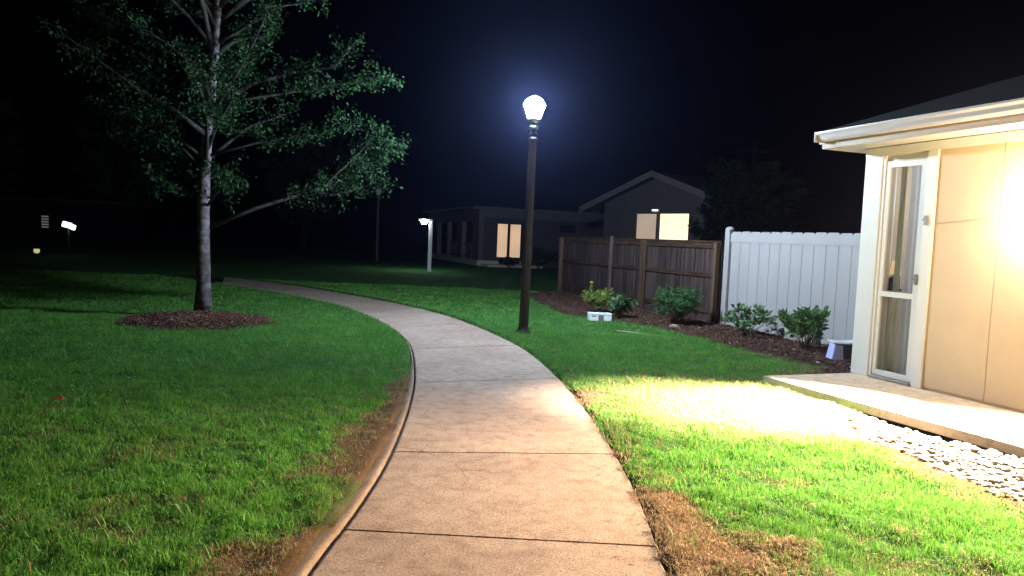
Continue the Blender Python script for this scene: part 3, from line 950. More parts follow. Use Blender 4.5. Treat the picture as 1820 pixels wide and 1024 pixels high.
# local: x along the wall, y = inwards(-) ... the outward normal is -y rotated: handled by sign below
OUTS = -1.0 if (Matrix.Rotation(math.atan2(HD[1], HD[0]), 3, 'Z') @ Vector((0, 1, 0))).dot(Vector((*HN, 0))) < 0 else 1.0
MB().box((-0.05, min(0, OUTS * 0.04), -0.06), (0.05, max(0, OUTS * 0.04), 0.06)).build('junction_box', M['trim'], fl_, bevel=0.005)
warm = (1.0, 0.73, 0.42)
lens_m = emissive('flood_lens', warm, 60)
targets = [Vector((3.0, 6.68, 0.0)), Vector((3.45, 5.0, 0.0))]
Rinv = Matrix.Rotation(-math.atan2(HD[1], HD[0]), 3, 'Z')
W0 = Vector((*HL(FU, 0.012), FZ))
for k, (sx, tgt, ang, pw) in enumerate(((-1, targets[0], 53, 0.78), (1, targets[1], 118, 0.16))):
    hc = Vector((sx * 0.10, OUTS * (0.13 if k == 0 else 0.27), -0.07 * k))
    dirw = (tgt - W0).normalized(); dl = (Rinv @ dirw).normalized()
    q = dl.to_track_quat('Z', 'Y').to_matrix().to_4x4()
    Mh = Matrix.Translation(hc) @ q
    hb = MB(); prof = [(0.03, -0.12), (0.045, -0.10), (0.05, -0.02), (0.062, 0.0), (0.062, 0.03), (0.055, 0.03), (0.052, 0.005)]
    nseg = 18; vs = []
    for r0, z0 in prof:
        for a in range(nseg):
            vs.append(Mh @ Vector((r0 * math.cos(2 * math.pi * a / nseg), r0 * math.sin(2 * math.pi * a / nseg), z0)))
    hb.add(vs, [(j * nseg + a, j * nseg + (a + 1) % nseg, (j + 1) * nseg + (a + 1) % nseg, (j + 1) * nseg + a) for j in range(len(prof) - 1) for a in range(nseg)] + [tuple(reversed(range(nseg)))], True)
    hd_ = hb.build('lamp_head', M['trim'], fl_)
    lb = MB(); lb.add([Mh @ Vector((0.052 * math.cos(2 * math.pi * a / nseg), 0.052 * math.sin(2 * math.pi * a / nseg), 0.008)) for a in range(nseg)], [tuple(range(nseg))])
    lb.build('lens', lens_m, hd_)
    MB().tube([(sx * 0.03, OUTS * 0.04, 0), (sx * 0.07, OUTS * 0.07, -0.005), tuple(Mh @ Vector((0, 0, -0.11)))], 0.010, 8).build('bracket', M['trim'], fl_)
    ld_ = bpy.data.lights.new('flood_beam', 'SPOT')
    ld_.energy = FLOOD_SPOT * pw; ld_.color = (1.0, 0.80, 0.55) if k == 0 else warm; ld_.spot_size = math.radians(ang); ld_.spot_blend = 1.0; ld_.shadow_soft_size = 0.04
    lo = bpy.data.objects.new('flood_beam', ld_); COL.objects.link(lo)
    Rw = Matrix.Rotation(math.atan2(HD[1], HD[0]), 4, 'Z')
    lo.matrix_world = Matrix.Translation(W0) @ Rw @ Mh @ Matrix.Translation((0, 0, 0.045)) @ Matrix.Rotation(math.pi, 4, 'X')
# side spill of the bulbs
ld_ = bpy.data.lights.new('flood_spill', 'POINT'); ld_.energy = FLOOD_SPILL; ld_.color = warm; ld_.shadow_soft_size = 0.05
lo = bpy.data.objects.new('flood_spill', ld_); COL.objects.link(lo); lo.location = (*HL(FU - 0.03, 0.30), FZ + 0.04)
cb = MB().tube([(*HL(0.915, 0.018), 1.835), (*HL(1.25, 0.020), 1.865), (*HL(1.60, 0.020), 1.90), (*HL(2.04, 0.022), 1.925)], 0.004, 6)  # added strand, drawn in place of a soft shadow across the wall
tag(cb.build('shadow_line', M['siding']), 'thin strand standing in for a soft shadow on the beige wall from door trim to flood light', 'shadow_line')

# ------------------------------------------------------------------ street lamp
globe_m = emissive('lamp_globe', (0.66, 0.84, 1.0), STREET_L)
unlit_globe = plain('unlit_globe', (0.6, 0.6, 0.58), 0.3, 0.05, 4, 0.5)


def street_lamp(loc, label, lit=True):
    t = thing('street_lamp', label, 'street lamp', loc, 0.3, 'post top street lamps')
    MB().lathe([(0.13, 0), (0.13, 0.025), (0.095, 0.05), (0.085, 0.10)], 22).build('base_flange', M['bronze'], t)
    p = MB(); n = 16; vs = []
    for j, (r, z) in enumerate([(0.078, 0.10), (0.076, 0.60), (0.07, 1.6), (0.063, 3.05)]):
        for k in range(n * 2):
            rr = r * (1.0 if k % 2 else 0.93)
            a = math.pi * k / n; vs.append((rr * math.cos(a), rr * math.sin(a), z))
    N2 = n * 2
    p.add(vs, [(j * N2 + k, j * N2 + (k + 1) % N2, (j + 1) * N2 + (k + 1) % N2, (j + 1) * N2 + k) for j in range(3) for k in range(N2)])
    p.build('pole', M['bronze'], t)
    MB().lathe([(0.07, 3.05), (0.075, 3.06), (0.075, 3.085), (0.058, 3.09), (0.058, 3.12), (0.072, 3.125), (0.072, 3.15), (0.055, 3.155), (0.055, 3.22)], 22).build('neck_ring', M['bronze'], t)
    MB().lathe([(0.055, 3.22), (0.088, 3.225), (0.088, 3.255), (0.082, 3.26), (0.082, 3.35), (0.095, 3.36), (0.105, 3.385)], 22).build('fitter', M['chrome'], t)
    MB().lathe([(0.088, 3.385), (0.098, 3.41), (0.135, 3.53), (0.165, 3.60), (0.160, 3.615), (0.125, 3.67), (0.09, 3.70), (0.04, 3.725), (0.01, 3.73)], 28).build('globe', globe_m if lit else unlit_globe, t)
    MB().lathe([(0.012, 3.728), (0.018, 3.74), (0.016, 3.755), (0.004, 3.77)], 12).build('finial', M['bronze'], t)
    return t


lamp = street_lamp((0.21, 11.63, 0.0), 'tall dark street lamp with brilliant white globe standing on the lawn beside the path')
lamp.rotation_euler = (0.0, math.radians(0.4), 0.3)
far_lamp = street_lamp((-6.9, 37.0, 0.0), 'unlit faint street lamp far away in the dark left of the porch house', False)

# ------------------------------------------------------------------ fences
FB0 = Vector((4.02, 14.06, 0)); FB1 = Vector((1.42, 20.75, 0))
fdir = (FB1 - FB0).normalized(); flen = (FB1 - FB0).length
fa = math.atan2(fdir.y, fdir.x)
fence = thing('wooden_fence', 'weathered brown wooden board fence behind the planting bed, left of the white fence', 'fence', FB0, fa)
# local x runs away from the camera, +y is towards the lawn side
sgn = 1.0 if (Matrix.Rotation(fa, 3, 'Z') @ Vector((0, 1, 0))).dot(Vector((-1, 0, 0))) > 0 else -1.0


def ybox(mb, x0, x1, ya, yb, z0, z1):
    ya, yb = sgn * ya, sgn * yb
    return mb.box((x0, min(ya, yb), z0), (x1, max(ya, yb), z1))


bd = MB(); xx = 0.02
while xx < flen:
    w = 0.138 + random.uniform(-0.006, 0.006)
    ybox(bd, xx, min(xx + w, flen), -0.01 + random.uniform(-0.002, 0.002), 0.008, 0.04, 1.55 + random.uniform(-0.012, 0.012))
    xx += w + random.uniform(0.001, 0.005)
bd.build('boards', M['fence_wood'], fence)
for z0, z1 in ((1.47, 1.585), (0.90, 0.985), (0.20, 0.29)):
    rl = MB(); ybox(rl, 0.0, flen, 0.0085, 0.047, z0, z1); rl.build('rail', M['fence_rail'], fence)
cp = MB(); ybox(cp, -0.02, flen, -0.05, 0.075, 1.586, 1.62); cp.build('cap_rail', M['fence_rail'], fence)
for d, mt, w, top in ((0.07, 'fence_post', 0.05, 1.585), (2.75, 'fence_post', 0.06, 1.60), (4.28, 'pale_post', 0.035, 1.66), (7.15, 'fence_post', 0.05, 1.58)):
    ps = MB(); ybox(ps, d - w, d + w, 0.048, 0.048 + 2 * w, -0.05, top)
    o = ps.build('post', M[mt], fence, bevel=0.006)
    if mt == 'pale_post': o['label'] = 'narrow pale fence post'
# a return panel into the dark at the far end
WF0 = Vector((4.06, 13.82, 0)); WF1 = Vector((6.35, 8.45, 0))
wdir = (WF1 - WF0).normalized(); wlen = (WF1 - WF0).length; wa = math.atan2(wdir.y, wdir.x)
wf = thing('white_fence', 'white vinyl privacy fence between the wooden fence and the beige house', 'fence', WF0, wa)
wsg = 1.0 if (Matrix.Rotation(wa, 3, 'Z') @ Vector((0, 1, 0))).dot(Vector((-1, 0, 0))) > 0 else -1.0


def wbox(mb, x0, x1, ya, yb, z0, z1):
    ya, yb = wsg * ya, wsg * yb
    return mb.box((x0, min(ya, yb), z0), (x1, max(ya, yb), z1))


bd = MB(); xx = 0.075; k = 0
while xx < wlen - 0.1:
    w = 0.252
    b0, b1, zt = xx + 0.004, xx + w - 0.004, 1.80 + 0.004 * math.sin(k * 1.7)
    # dog-eared board
    poly = [(b0, 0.10), (b1, 0.10), (b1, zt - 0.025), (b1 - 0.025, zt), (b0 + 0.025, zt), (b0, zt - 0.025)]
    n = 6
    vs = [(p[0], wsg * -0.012, p[1]) for p in poly] + [(p[0], wsg * 0.012, p[1]) for p in poly]
    bd.add(vs, [tuple(range(n)), tuple(reversed(range(n, 2 * n)))] + [(i, n + i, n + (i + 1) % n, (i + 1) % n) for i in range(n)])
    wbox(bd, xx + w - 0.0055, xx + w + 0.0055, -0.008, 0.004, 0.10, zt - 0.03)
    xx += w; k += 1
bd.build('boards', M['vinyl'], wf)
rl = MB(); wbox(rl, 0.06, wlen, 0.013, 0.026, 1.60, 1.755); rl.build('rail', M['vinyl'], wf)
rl = MB(); wbox(rl, 0.06, wlen, -0.03, 0.03, 0.03, 0.098); rl.build('rail', M['vinyl'], wf)
ps = MB(); wbox(ps, -0.065, 0.065, -0.065, 0.065, -0.05, 1.83)
po = ps.build('post', M['vinyl'], wf, bevel=0.01)
capm = MB().lathe([(0.085, 1.83), (0.085, 1.845), (0.075, 1.865), (0.055, 1.885), (0.025, 1.895), (0.004, 1.897)], 20)
capm.build('post_cap', M['vinyl'], po)

# landscape blocks at the foot of the white fence


def block(t, L, W, Hh, rz, mat, name, label, cat, off=0.16, group=None):
    p = WF0 + wdir * t
    n_ = Vector((-wdir.y, wdir.x, 0)) * wsg
    p = p + n_ * off
    t_ = MB().box((-L / 2, -W / 2, 0), (L / 2, W / 2, Hh))
    o = t_.build(name, mat, bevel=0.012)
    o.location = (p.x, p.y, 0.0); o.rotation_euler = (0, 0, wa + rz)
    return tag(o, label, cat, group)


block(2.02, 0.62, 0.10, 0.20, 0.02, M['block'], 'edging_block', 'low weathered block against the white fence between the two leafy shrubs', 'block', 0.12, 'blocks along the white fence')
block(3.75, 0.95, 0.12, 0.27, -0.03, M['block'], 'edging_block', 'long beige block against the white fence behind the white tub', 'block', 0.12, 'blocks along the white fence')

# ------------------------------------------------------------------ things in the bed
wbx = thing('utility_box', 'low white plastic box with grey patch in front of the light green shrub', 'box', (1.68, 13.80, 0.02), 0.10)
MB().box((-0.21, -0.12, 0.0), (0.21, 0.12, 0.115)).build('body', M['white_plastic'], wbx, bevel=0.012)
MB().box((-0.215, -0.125, 0.117), (0.215, 0.125, 0.145)).build('lid', M['white_plastic'], wbx, bevel=0.010)
MB().box((-0.045, -0.130, 0.006), (0.055, -0.1225, 0.112)).build('patch', M['grey_plastic'], wbx)
MB().box((-0.175, -0.128, 0.085), (-0.09, -0.1225, 0.102)).build('slot', M['grey_plastic'], wbx)

tb = thing('storage_tub', 'white rimmed plastic tub with dark side beside the corner of the beige house', 'tub', (4.62, 10.02, 0.01), -0.15)
s_ = MB()
# tapered shell, narrower at the top on the pale end
s_.add([(-0.21, -0.15, 0), (-0.05, -0.16, 0), (-0.05, 0.16, 0), (-0.21, 0.15, 0), (-0.165, -0.13, 0.235), (-0.06, -0.145, 0.225), (-0.06, 0.145, 0.225), (-0.165, 0.13, 0.235)],
       [(0, 3, 2, 1), (4, 5, 6, 7), (0, 1, 5, 4), (1, 2, 6, 5), (2, 3, 7, 6), (3, 0, 4, 7)])
s_.build('side_panel', M['lilac'], tb, bevel=0.012)
s_ = MB()
s_.add([(-0.052, -0.145, 0), (0.36, -0.145, 0), (0.36, 0.145, 0), (-0.052, 0.145, 0), (-0.058, -0.14, 0.225), (0.37, -0.155, 0.245), (0.37, 0.155, 0.245), (-0.058, 0.14, 0.225)],
       [(0, 3, 2, 1), (4, 5, 6, 7), (0, 1, 5, 4), (1, 2, 6, 5), (2, 3, 7, 6), (3, 0, 4, 7)])
s_.build('body', M['navy'], tb, bevel=0.01)
rim = MB(); pts = []
for k in range(13):
    t = k / 12; pts.append((lerp(-0.19, 0.39, t), 0.238 + 0.028 * sstep(0.2, 0.7, t) * 1.0 + 0.01 * (1 - t)))
vs = []; fs = []
for (px_, pz) in pts:
    vs += [(px_, -0.165, pz), (px_, 0.165, pz), (px_, 0.165, pz + 0.014), (px_, -0.165, pz + 0.014)]
for k in range(12):
    for j in range(4):
        fs.append((k * 4 + j, k * 4 + (j + 1) % 4, (k + 1) * 4 + (j + 1) % 4, (k + 1) * 4 + j))
fs += [(0, 1, 2, 3), (51, 50, 49, 48)]
rim.add(vs, fs); rim.build('rim', M['white_plastic'], tb)


def one_stone(name, loc, size, mat, label, cat, group=None):
    P, F_ = stones_mesh(np.array([0.0]), np.array([0.0]), np.array([size * 0.4]), np.array([size]))
    o = fast_mesh(name, P, F_, 3, mat)
    o.location = loc
    return tag(o, label, cat, group)


one_stone('rock', (2.93, 13.0, 0.02), 0.075, M['rock'], 'small brown rock in front of the big feathery shrub', 'rock')
for k, (x_, y_, lb) in enumerate([(4.10, 9.62, 'white pebble on the mulch near the patio corner'), (3.55, 11.4, 'white pebble on the mulch left of the broad leaved shrubs'),
                                   (2.55, 15.2, 'white pebble between the small shrubs and the fence post'), (4.42, 9.35, 'white pebble on the mulch below the white tub')]):
    one_stone('pebble', (x_, y_, 0.02), 0.022, M['pebble'], lb, 'pebble', 'white pebbles on the mulch')
# fallen leaves
def fallen_leaf(loc, s, mat, label, rz):
    lf = MB(); vs = []; n = 10
    for k in range(n + 1):
        t = k / n; w = math.sin(math.pi * t) ** 0.7 * 0.35 * (1 + 0.25 * math.sin(9 * t))
        vs += [(t - 0.5, -w, 0.12 + 0.25 * w * w * 4 - 0.2 * t), (t - 0.5, 0, 0.02 + 0.15 * t), (t - 0.5, w, 0.16 + 0.2 * w)]
    lf.add([(a * s, b * s, c * s) for a, b, c in vs], [(k * 3 + j, k * 3 + j + 1, k * 3 + j + 4, k * 3 + j + 3) for k in range(n) for j in range(2)], True)
    o = lf.build('fallen_leaf', mat); o.location = loc; o.rotation_euler = (0.15, -0.1, rz)
    md = o.modifiers.new('thick', 'SOLIDIFY'); md.thickness = 0.001
    return tag(o, label, 'leaf', 'fallen leaves on the lawn')


fallen_leaf((-3.63, 5.84, 0.045), 0.075, M['leaf_red'], 'curled red leaf lying on the left lawn', 0.6)
fallen_leaf((-1.62, 7.5, 0.045), 0.07, M['leaf_dark'], 'small dark leaf lying on the left lawn near the path', 2.0)
stick = MB().tube([(1.75, 12.05, 0.05), (1.95, 11.9, 0.055), (2.2, 11.72, 0.05), (2.4, 11.6, 0.048)], [0.006, 0.008, 0.006, 0.003], 6)
tag(stick.build('twig', M['straw']), 'thin pale twig lying on the lawn in front of the white box', 'twig')

# ------------------------------------------------------------------ foliage


def leaf_mesh(name, pos, direc, size, cols, mat, parent, width=0.45, droop=0.2):
    """each leaf: a folded rhombus of 4 triangles-ish (2 quads)"""
    n = len(pos)
    d = direc / (np.linalg.norm(direc, axis=1, keepdims=True) + 1e-9)
    rnd = rng.normal(size=(n, 3)); s = np.cross(d, rnd); s /= (np.linalg.norm(s, axis=1, keepdims=True) + 1e-9)
    up = np.cross(s, d)
    sz = size[:, None]
    a = pos; b = pos + d * sz * 0.5 + s * sz * width * 0.5 + up * sz * 0.08; c = pos + d * sz - up * sz * droop; e = pos + d * sz * 0.5 - s * sz * width * 0.5 + up * sz * 0.08
    m_ = pos + d * sz * 0.5 - up * sz * 0.02
    V_ = np.stack([a, b, c, e, m_], 1).reshape(-1, 3)
    i = np.arange(n)[:, None] * 5
    F_ = np.concatenate([i + np.array([0, 1, 4]), i + np.array([1, 2, 4]), i + np.array([2, 3, 4]), i + np.array([3, 0, 4])], 1).reshape(-1)
    return fast_mesh(name, V_, F_, 3, mat, np.repeat(cols, 5, 0), parent)


def leaf_cols(n, lo, hi):
    r = rng.random((n, 1))
    return np.array(lo) * (1 - r) + np.array(hi) * r


def shrub(loc, label, W, Hh, nstem, leaves, lsize, lo, hi, width, droop, group, spread=1.0, seed=1, tilt=0.5, whorl=False, D=None):
    rs = np.random.default_rng(seed)
    t = thing('shrub', label, 'shrub', loc, 0.0, group)
    sb = MB(); P = []; Dn = []
    D = D or W
    for k in range(nstem):
        a = 2 * math.pi * (k + rs.random()) / nstem
        rr = (rs.random() ** 0.6) * 0.5
        tip = np.array([math.cos(a) * W * rr, math.sin(a) * D * rr, Hh * (0.45 + 0.55 * rs.random()) * (1 - 0.9 * rr * rr)])
        b0 = np.array([math.cos(a) * 0.03, math.sin(a) * 0.03, 0.0])
        mid = b0 * 0.5 + tip * 0.5 + np.array([rs.normal() * 0.03, rs.normal() * 0.03, 0.04 * Hh])
        pts = [b0, b0 * 0.6 + mid * 0.4 + np.array([0, 0, 0.02]), mid, mid * 0.4 + tip * 0.6 + np.array([0, 0, 0.01]), tip]
        sb.tube([tuple(p) for p in pts], [0.010, 0.008, 0.006, 0.004, 0.002], 5)
        nb = 5
        tips = [(tip, (tip - mid))]
        for j in range(nb):
            q = pts[2] * (1 - j / nb) + tip * (j / nb)
            dv_ = rs.normal(size=3); dv_[2] = abs(dv_[2]) * 0.5; dv_ = dv_ / np.linalg.norm(dv_) * (0.09 + 0.09 * rs.random()) * spread
            sb.tube([tuple(q), tuple(q + dv_)], [0.003, 0.0015], 4)
            tips.append((q + dv_, dv_))
        per = max(1, leaves // (nstem * len(tips)))
        for (tp, dv_) in tips:
            dv_ = dv_ / (np.linalg.norm(dv_) + 1e-9)
            for j in range(per):
                back = rs.random() ** 1.2 * 0.11 * spread
                rdir = rs.normal(size=3); rdir -= rdir.dot(dv_) * dv_; rdir /= np.linalg.norm(rdir)
                P.append(tp - dv_ * back + rdir * 0.004); Dn.append(dv_ * (0.7 if whorl else 0.3) + rdir * (0.8) + np.array([0, 0, tilt]))
    P = np.array(P); Dn = np.array(Dn); n = len(P)
    P[:, 2] = np.maximum(P[:, 2], 0.02)
    sb.build('stems', M['stem'], t)
    leaf_mesh('foliage', P, Dn, lsize * (0.6 + 0.7 * rs.random(n)), leaf_cols(n, lo, hi), M['leaf'], t, width, droop)
    return t


shrub((1.80, 15.0, 0.02), 'light yellow green shrub with small leaves behind the white box', 0.62, 0.62, 16, 2400, 0.050, (0.10, 0.17, 0.03), (0.30, 0.36, 0.08), 0.5, 0.1, 'shrubs in the bed', seed=3)
shrub((2.10, 14.15, 0.02), 'small dark green shrub with drooping leaves right of the white box', 0.55, 0.50, 13, 1100, 0.075, (0.04, 0.10, 0.04), (0.12, 0.22, 0.10), 0.38, 0.5, 'shrubs in the bed', seed=5, tilt=-0.3)
shrub((3.10, 13.55, 0.02), 'largest shrub, dense and feathery dark green, in front of the wooden fence', 1.02, 0.80, 40, 9000, 0.055, (0.030, 0.11, 0.035), (0.085, 0.22, 0.075), 0.22, 0.2, 'shrubs in the bed', seed=7, tilt=0.2)
shrub((4.02, 12.35, 0.02), 'open broad leaved shrub beside the white fence post', 0.88, 0.56, 11, 620, 0.085, (0.05, 0.13, 0.04), (0.14, 0.27, 0.09), 0.42, 0.15, 'shrubs in the bed', seed=11, spread=1.1, tilt=0.3, whorl=True)
shrub((4.42, 10.85, 0.02), 'taller broad leaved shrub in front of the white fence left of the tub', 0.85, 0.74, 15, 950, 0.10, (0.05, 0.13, 0.04), (0.15, 0.29, 0.10), 0.42, 0.15, 'shrubs in the bed', seed=14, spread=1.1, tilt=0.3, whorl=True)


def tree(name, loc, label, H_, prof, limbs, nb, nleaf, lsize, seed, lo, hi, trunk_r, group=None, first=1.45, skew=(0, 0), twig=0.5):
    rs = np.random.default_rng(seed)
    t = thing(name, label, 'tree', loc, 0.0, group)
    tb_ = MB()
    # trunk
    tp = []; tr2 = []
    for k in range(15):
        z = H_ * 0.97 * k / 14
        tp.append(np.array([0.022 * z + 0.05 * math.sin(z * 1.1 + seed), 0.05 * math.sin(z * 0.9 + 2 + seed), z - 0.03 * (k == 0)]))
        tr2.append(trunk_r * (1 - z / H_) ** 0.75 * (1.0 + 0.35 * math.exp(-z * 7)) + 0.008)
    tp[0][:2] = tp[1][:2] * 0.3
    tb_.tube([tuple(p) for p in tp], tr2, 14)
    for k in range(5):   # root flare
        a = k * 1.26 + 0.3
        tb_.tube([(0, 0, 0.16), (trunk_r * 0.9 * math.cos(a), trunk_r * 0.9 * math.sin(a), 0.05), (trunk_r * 1.5 * math.cos(a), trunk_r * 1.5 * math.sin(a), -0.03)], [trunk_r * 0.6, trunk_r * 0.4, trunk_r * 0.15], 7)

    def trunk_at(z):
        f = z / (H_ * 0.97) * 14; i = int(min(13, max(0, f))); return tp[i] * (1 - (f - i)) + tp[i + 1] * (f - i)
    P = []; Dn = []
    branches = []
    for L in limbs:
        branches.append(([np.array(q, float) for q in L[0]], L[1], L[2]))
    for k in range(nb):
        z = first + (H_ - first - 0.3) * ((k + rs.random()) / nb)
        a = k * 2.399 + rs.normal() * 0.35
        R_ = prof(z, a) * (0.75 + 0.35 * rs.random())
        b0 = trunk_at(z); out = np.array([math.cos(a), math.sin(a), 0])
        rise = R_ * (0.32 + 0.35 * rs.random() + 0.25 * z / H_)
        pts = [b0]
        for s in (0.25, 0.5, 0.75, 1.0):
            pts.append(b0 + out * R_ * s + np.array([0, 0, rise * s ** 0.85 - 0.12 * R_ * max(0, s - 0.5)]) + rs.normal(size=3) * 0.05 * R_ * s)
        branches.append((pts, 0.012 + 0.014 * R_, 1.0))
    br_ = MB()
    trunk_mb, tb_ = tb_, br_
    for pts, r0, dens in branches:
        n = len(pts)
        tb_.tube([tuple(p) for p in pts], [r0 * (1 - 0.85 * i / (n - 1)) for i in range(n)], 6)
        L = sum(np.linalg.norm(pts[i + 1] - pts[i]) for i in range(n - 1))
        ntw = max(4, int(L * 7 * dens))
        for j in range(ntw):
            s = 0.28 + 0.72 * ((j + rs.random()) / ntw)
            f = s * (n - 1); i = min(n - 2, int(f)); q = pts[i] * (1 - (f - i)) + pts[i + 1] * (f - i)
            dmain = pts[i + 1] - pts[i]; dmain = dmain / np.linalg.norm(dmain)
            rd = rs.normal(size=3); rd[2] = rd[2] * 0.45 + 0.1; rd /= np.linalg.norm(rd)
            dv_ = dmain * 0.6 + rd; dv_ /= np.linalg.norm(dv_)
            tl_ = twig * (0.45 + 0.8 * rs.random()) * (1.15 - 0.5 * s)
            e = q + dv_ * tl_ + np.array([0, 0, -0.05 * tl_])
            tb_.tube([tuple(q), tuple((q + e) / 2 + np.array([0, 0, 0.02])), tuple(e)], [0.005, 0.0035, 0.0015], 4, cap=False)
            m_ = int(nleaf * (0.7 + 0.6 * rs.random()))
            tt = 0.15 + 0.9 * rs.random(m_)
            base = q[None] + (e - q)[None] * tt[:, None] + rs.normal(size=(m_, 3)) * 0.045 * (1 + twig * 0.5)
            P.append(base); ddd = rs.normal(size=(m_, 3)) * 0.7 + dv_[None] * 0.6; ddd[:, 2] -= 0.15
            Dn.append(ddd)
    P = np.concatenate(P); Dn = np.concatenate(Dn); n = len(P)
    main = trunk_r > 0.102 and group is None
    trunk_mb.build('trunk', M['bark'] if main else M['stem_dark'], t)
    br_.build('branches', M['branch'] if main else M['stem_dark'], t)
    leaf_mesh('crown', P, Dn, lsize * (0.6 + 0.7 * rs.random(n)), leaf_cols(n, lo, hi), M['tree_leaf'], t, 0.55, 0.15)
    return t


def prof_main(z, a):
    c = math.cos(a)
    base = np.interp(z, [1.4, 2.2, 3.2, 4.5, 6.0, 8.3], [1.1, 1.7, 2.2, 2.3, 1.7, 0.4])
    if z < 4.0 and math.cos(a + 0.04) > 0.72: base = 0.45
    return float(base * (1 + 0.15 * c) * (1 + 0.22 * math.sin(z * 4.1 + 2 * a)))


# limbs traced in the tree's own frame: x right, z up (tree base at 0,0,0)
limbs = [([(0.04, 0, 1.42), (0.78, 0.25, 1.80), (1.46, 0.75, 2.11), (2.03, 1.20, 2.41), (2.52, 1.40, 2.74), (2.86, 1.50, 3.06)], 0.040, 2.3),
         ([(1.46, 0.75, 2.11), (1.9, 0.95, 2.10), (2.25, 1.1, 2.22), (2.6, 1.2, 2.43)], 0.018, 2.0),
         ([(1.8, 0.65, 2.28), (2.1, 0.95, 2.65), (2.35, 1.2, 3.0), (2.55, 1.3, 3.3)], 0.018, 1.8),
         ([(0.03, 0, 1.75), (0.35, -0.35, 2.02), (0.65, -0.75, 2.12), (1.0, -1.15, 2.10)], 0.024, 1.2),
         ([(0.1, 0, 3.30), (0.42, -0.1, 3.68), (0.72, -0.15, 4.15), (0.95, -0.15, 4.7), (1.15, -0.1, 5.4)], 0.036, 1.5),
         ([(0.12, 0, 3.4), (0.8, 0.25, 3.6), (1.5, 0.5, 3.8), (2.2, 0.7, 4.0), (2.75, 0.8, 4.12)], 0.030, 1.9),
         ([(0.08, 0, 2.6), (0.8, 0.4, 2.9), (1.6, 0.8, 3.1), (2.3, 1.0, 3.4)], 0.028, 1.7),
         ([(0.0, 0, 2.35), (-0.25, -0.1, 2.62), (-0.55, -0.2, 2.95), (-1.0, -0.3, 3.2), (-1.45, -0.3, 3.3)], 0.024, 1.3),
         ([(0.0, 0, 1.9), (-0.4, -0.1, 2.05), (-0.85, -0.2, 2.2)], 0.016, 1.3)]
tree('shade_tree', (-5.02, 11.85, 0.03), 'leafy shade tree with pale blotched trunk in a mulch ring on the left lawn', 8.4, prof_main, limbs, 56, 34, 0.062, 21,
     (0.006, 0.022, 0.007), (0.030, 0.080, 0.028), 0.104, first=2.1)

def prof_dark(z, a): return float(np.interp(z, [0.5, 1.2, 2.2, 3.2, 4.2], [0.7, 1.5, 1.6, 1.1, 0.2]))
tree('dark_tree', (7.35, 23.5, 0), 'dark bushy tree half covering the right side of the gabled house', 3.9, prof_dark, [], 46, 60, 0.12, 31, (0.005, 0.011, 0.006), (0.013, 0.026, 0.013), 0.10, None, 0.5, twig=0.6)
def prof_far(z, a): return float(np.interp(z, [1.5, 3, 5, 7, 9], [1.5, 2.8, 3.2, 2.4, 0.5]))
for k, (x_, y_, lb) in enumerate([(-24.5, 46.0, 'distant tree faintly lit from below right of the small white light'), (-33, 44, 'distant dark tree at the far left edge of the lawn'), (-15.0, 52.0, 'distant dark tree directly behind the shade tree')]):
    tree('distant_tree', (x_, y_, 0), lb, 9.0 - k * 0.7, prof_far, [], 22, 12, 0.26, 41 + k, (0.02, 0.04, 0.02), (0.06, 0.09, 0.04), 0.2, 'trees in the dark background', 1.6, twig=1.3)

# ------------------------------------------------------------------ gabled house behind the fence
GD = Vector((0.6, -0.8, 0)); GB = Vector((0.8, 0.6, 0))
GP = Vector((5.17, 27.0, 0))
gh = thing('gabled_house', 'grey gabled house with one bright and one dim window above the wooden fence', 'house')
gh.matrix_world = Matrix(((GD.x, GB.x, 0, GP.x), (GD.y, GB.y, 0, GP.y), (0, 0, 1, 0), (0, 0, 0, 1)))   # x along gable, y depth
SL = 0.335
def gz(x): return 4.06 - SL * abs(x)
hw = 2.72; dep = 9.0
wz = MB()
W0_, W1_, Wz0, Wz1 = -1.02, 1.54, 1.15, 2.655
yf = 0.0
poly_front = [(-hw, 0), (hw, 0), (hw, gz(hw) - 0.10), (0, gz(0) - 0.10), (-hw, gz(hw) - 0.10)]
# front gable built round the window opening
front = []
def quad(a, b, c, d): wz.add([(p[0], 0.0, p[1]) for p in (a, b, c, d)] + [(p[0], 0.15, p[1]) for p in (a, b, c, d)], [(0, 1, 2, 3), (7, 6, 5, 4), (0, 4, 5, 1), (1, 5, 6, 2), (2, 6, 7, 3), (3, 7, 4, 0)])
top = lambda x: gz(x) - 0.10
quad((-hw, 0), (W0_, 0), (W0_, top(W0_)), (-hw, top(hw)))
quad((W1_, 0), (hw, 0), (hw, top(hw)), (W1_, top(W1_)))
quad((W0_, 0), (W1_, 0), (W1_, Wz0), (W0_, Wz0))
quad((W0_, Wz1), (0, Wz1), (0, top(0)), (W0_, top(W0_)))
quad((0, Wz1), (W1_, Wz1), (W1_, top(W1_)), (0, top(0)))
wz.box((-hw, 0.15, 0), (-hw + 0.15, dep, top(hw) - 0.02)).box((hw - 0.15, 0.15, 0), (hw, dep, top(hw) - 0.02)).box((-hw + 0.15, dep - 0.15, 0), (hw - 0.15, dep, 2.9))
wz.build('wall', M['far_wall'], gh)
rfm = MB()
ov = 1.1; yo = -0.35
for sg_ in (-1, 1):
    xe = sg_ * (hw + ov)
    vs = [(0, yo, 4.06), (xe, yo, gz(xe)), (xe, dep + 0.3, gz(xe)), (0, dep + 0.3, 4.06)]
    vs2 = [(a, b, c + 0.10) for a, b, c in vs]
    rfm.add(vs + vs2, [(0, 1, 2, 3), (7, 6, 5, 4), (0, 4, 5, 1), (1, 5, 6, 2), (2, 6, 7, 3)])
rfm.build('roof', M['far_roof'], gh)
bb = MB()
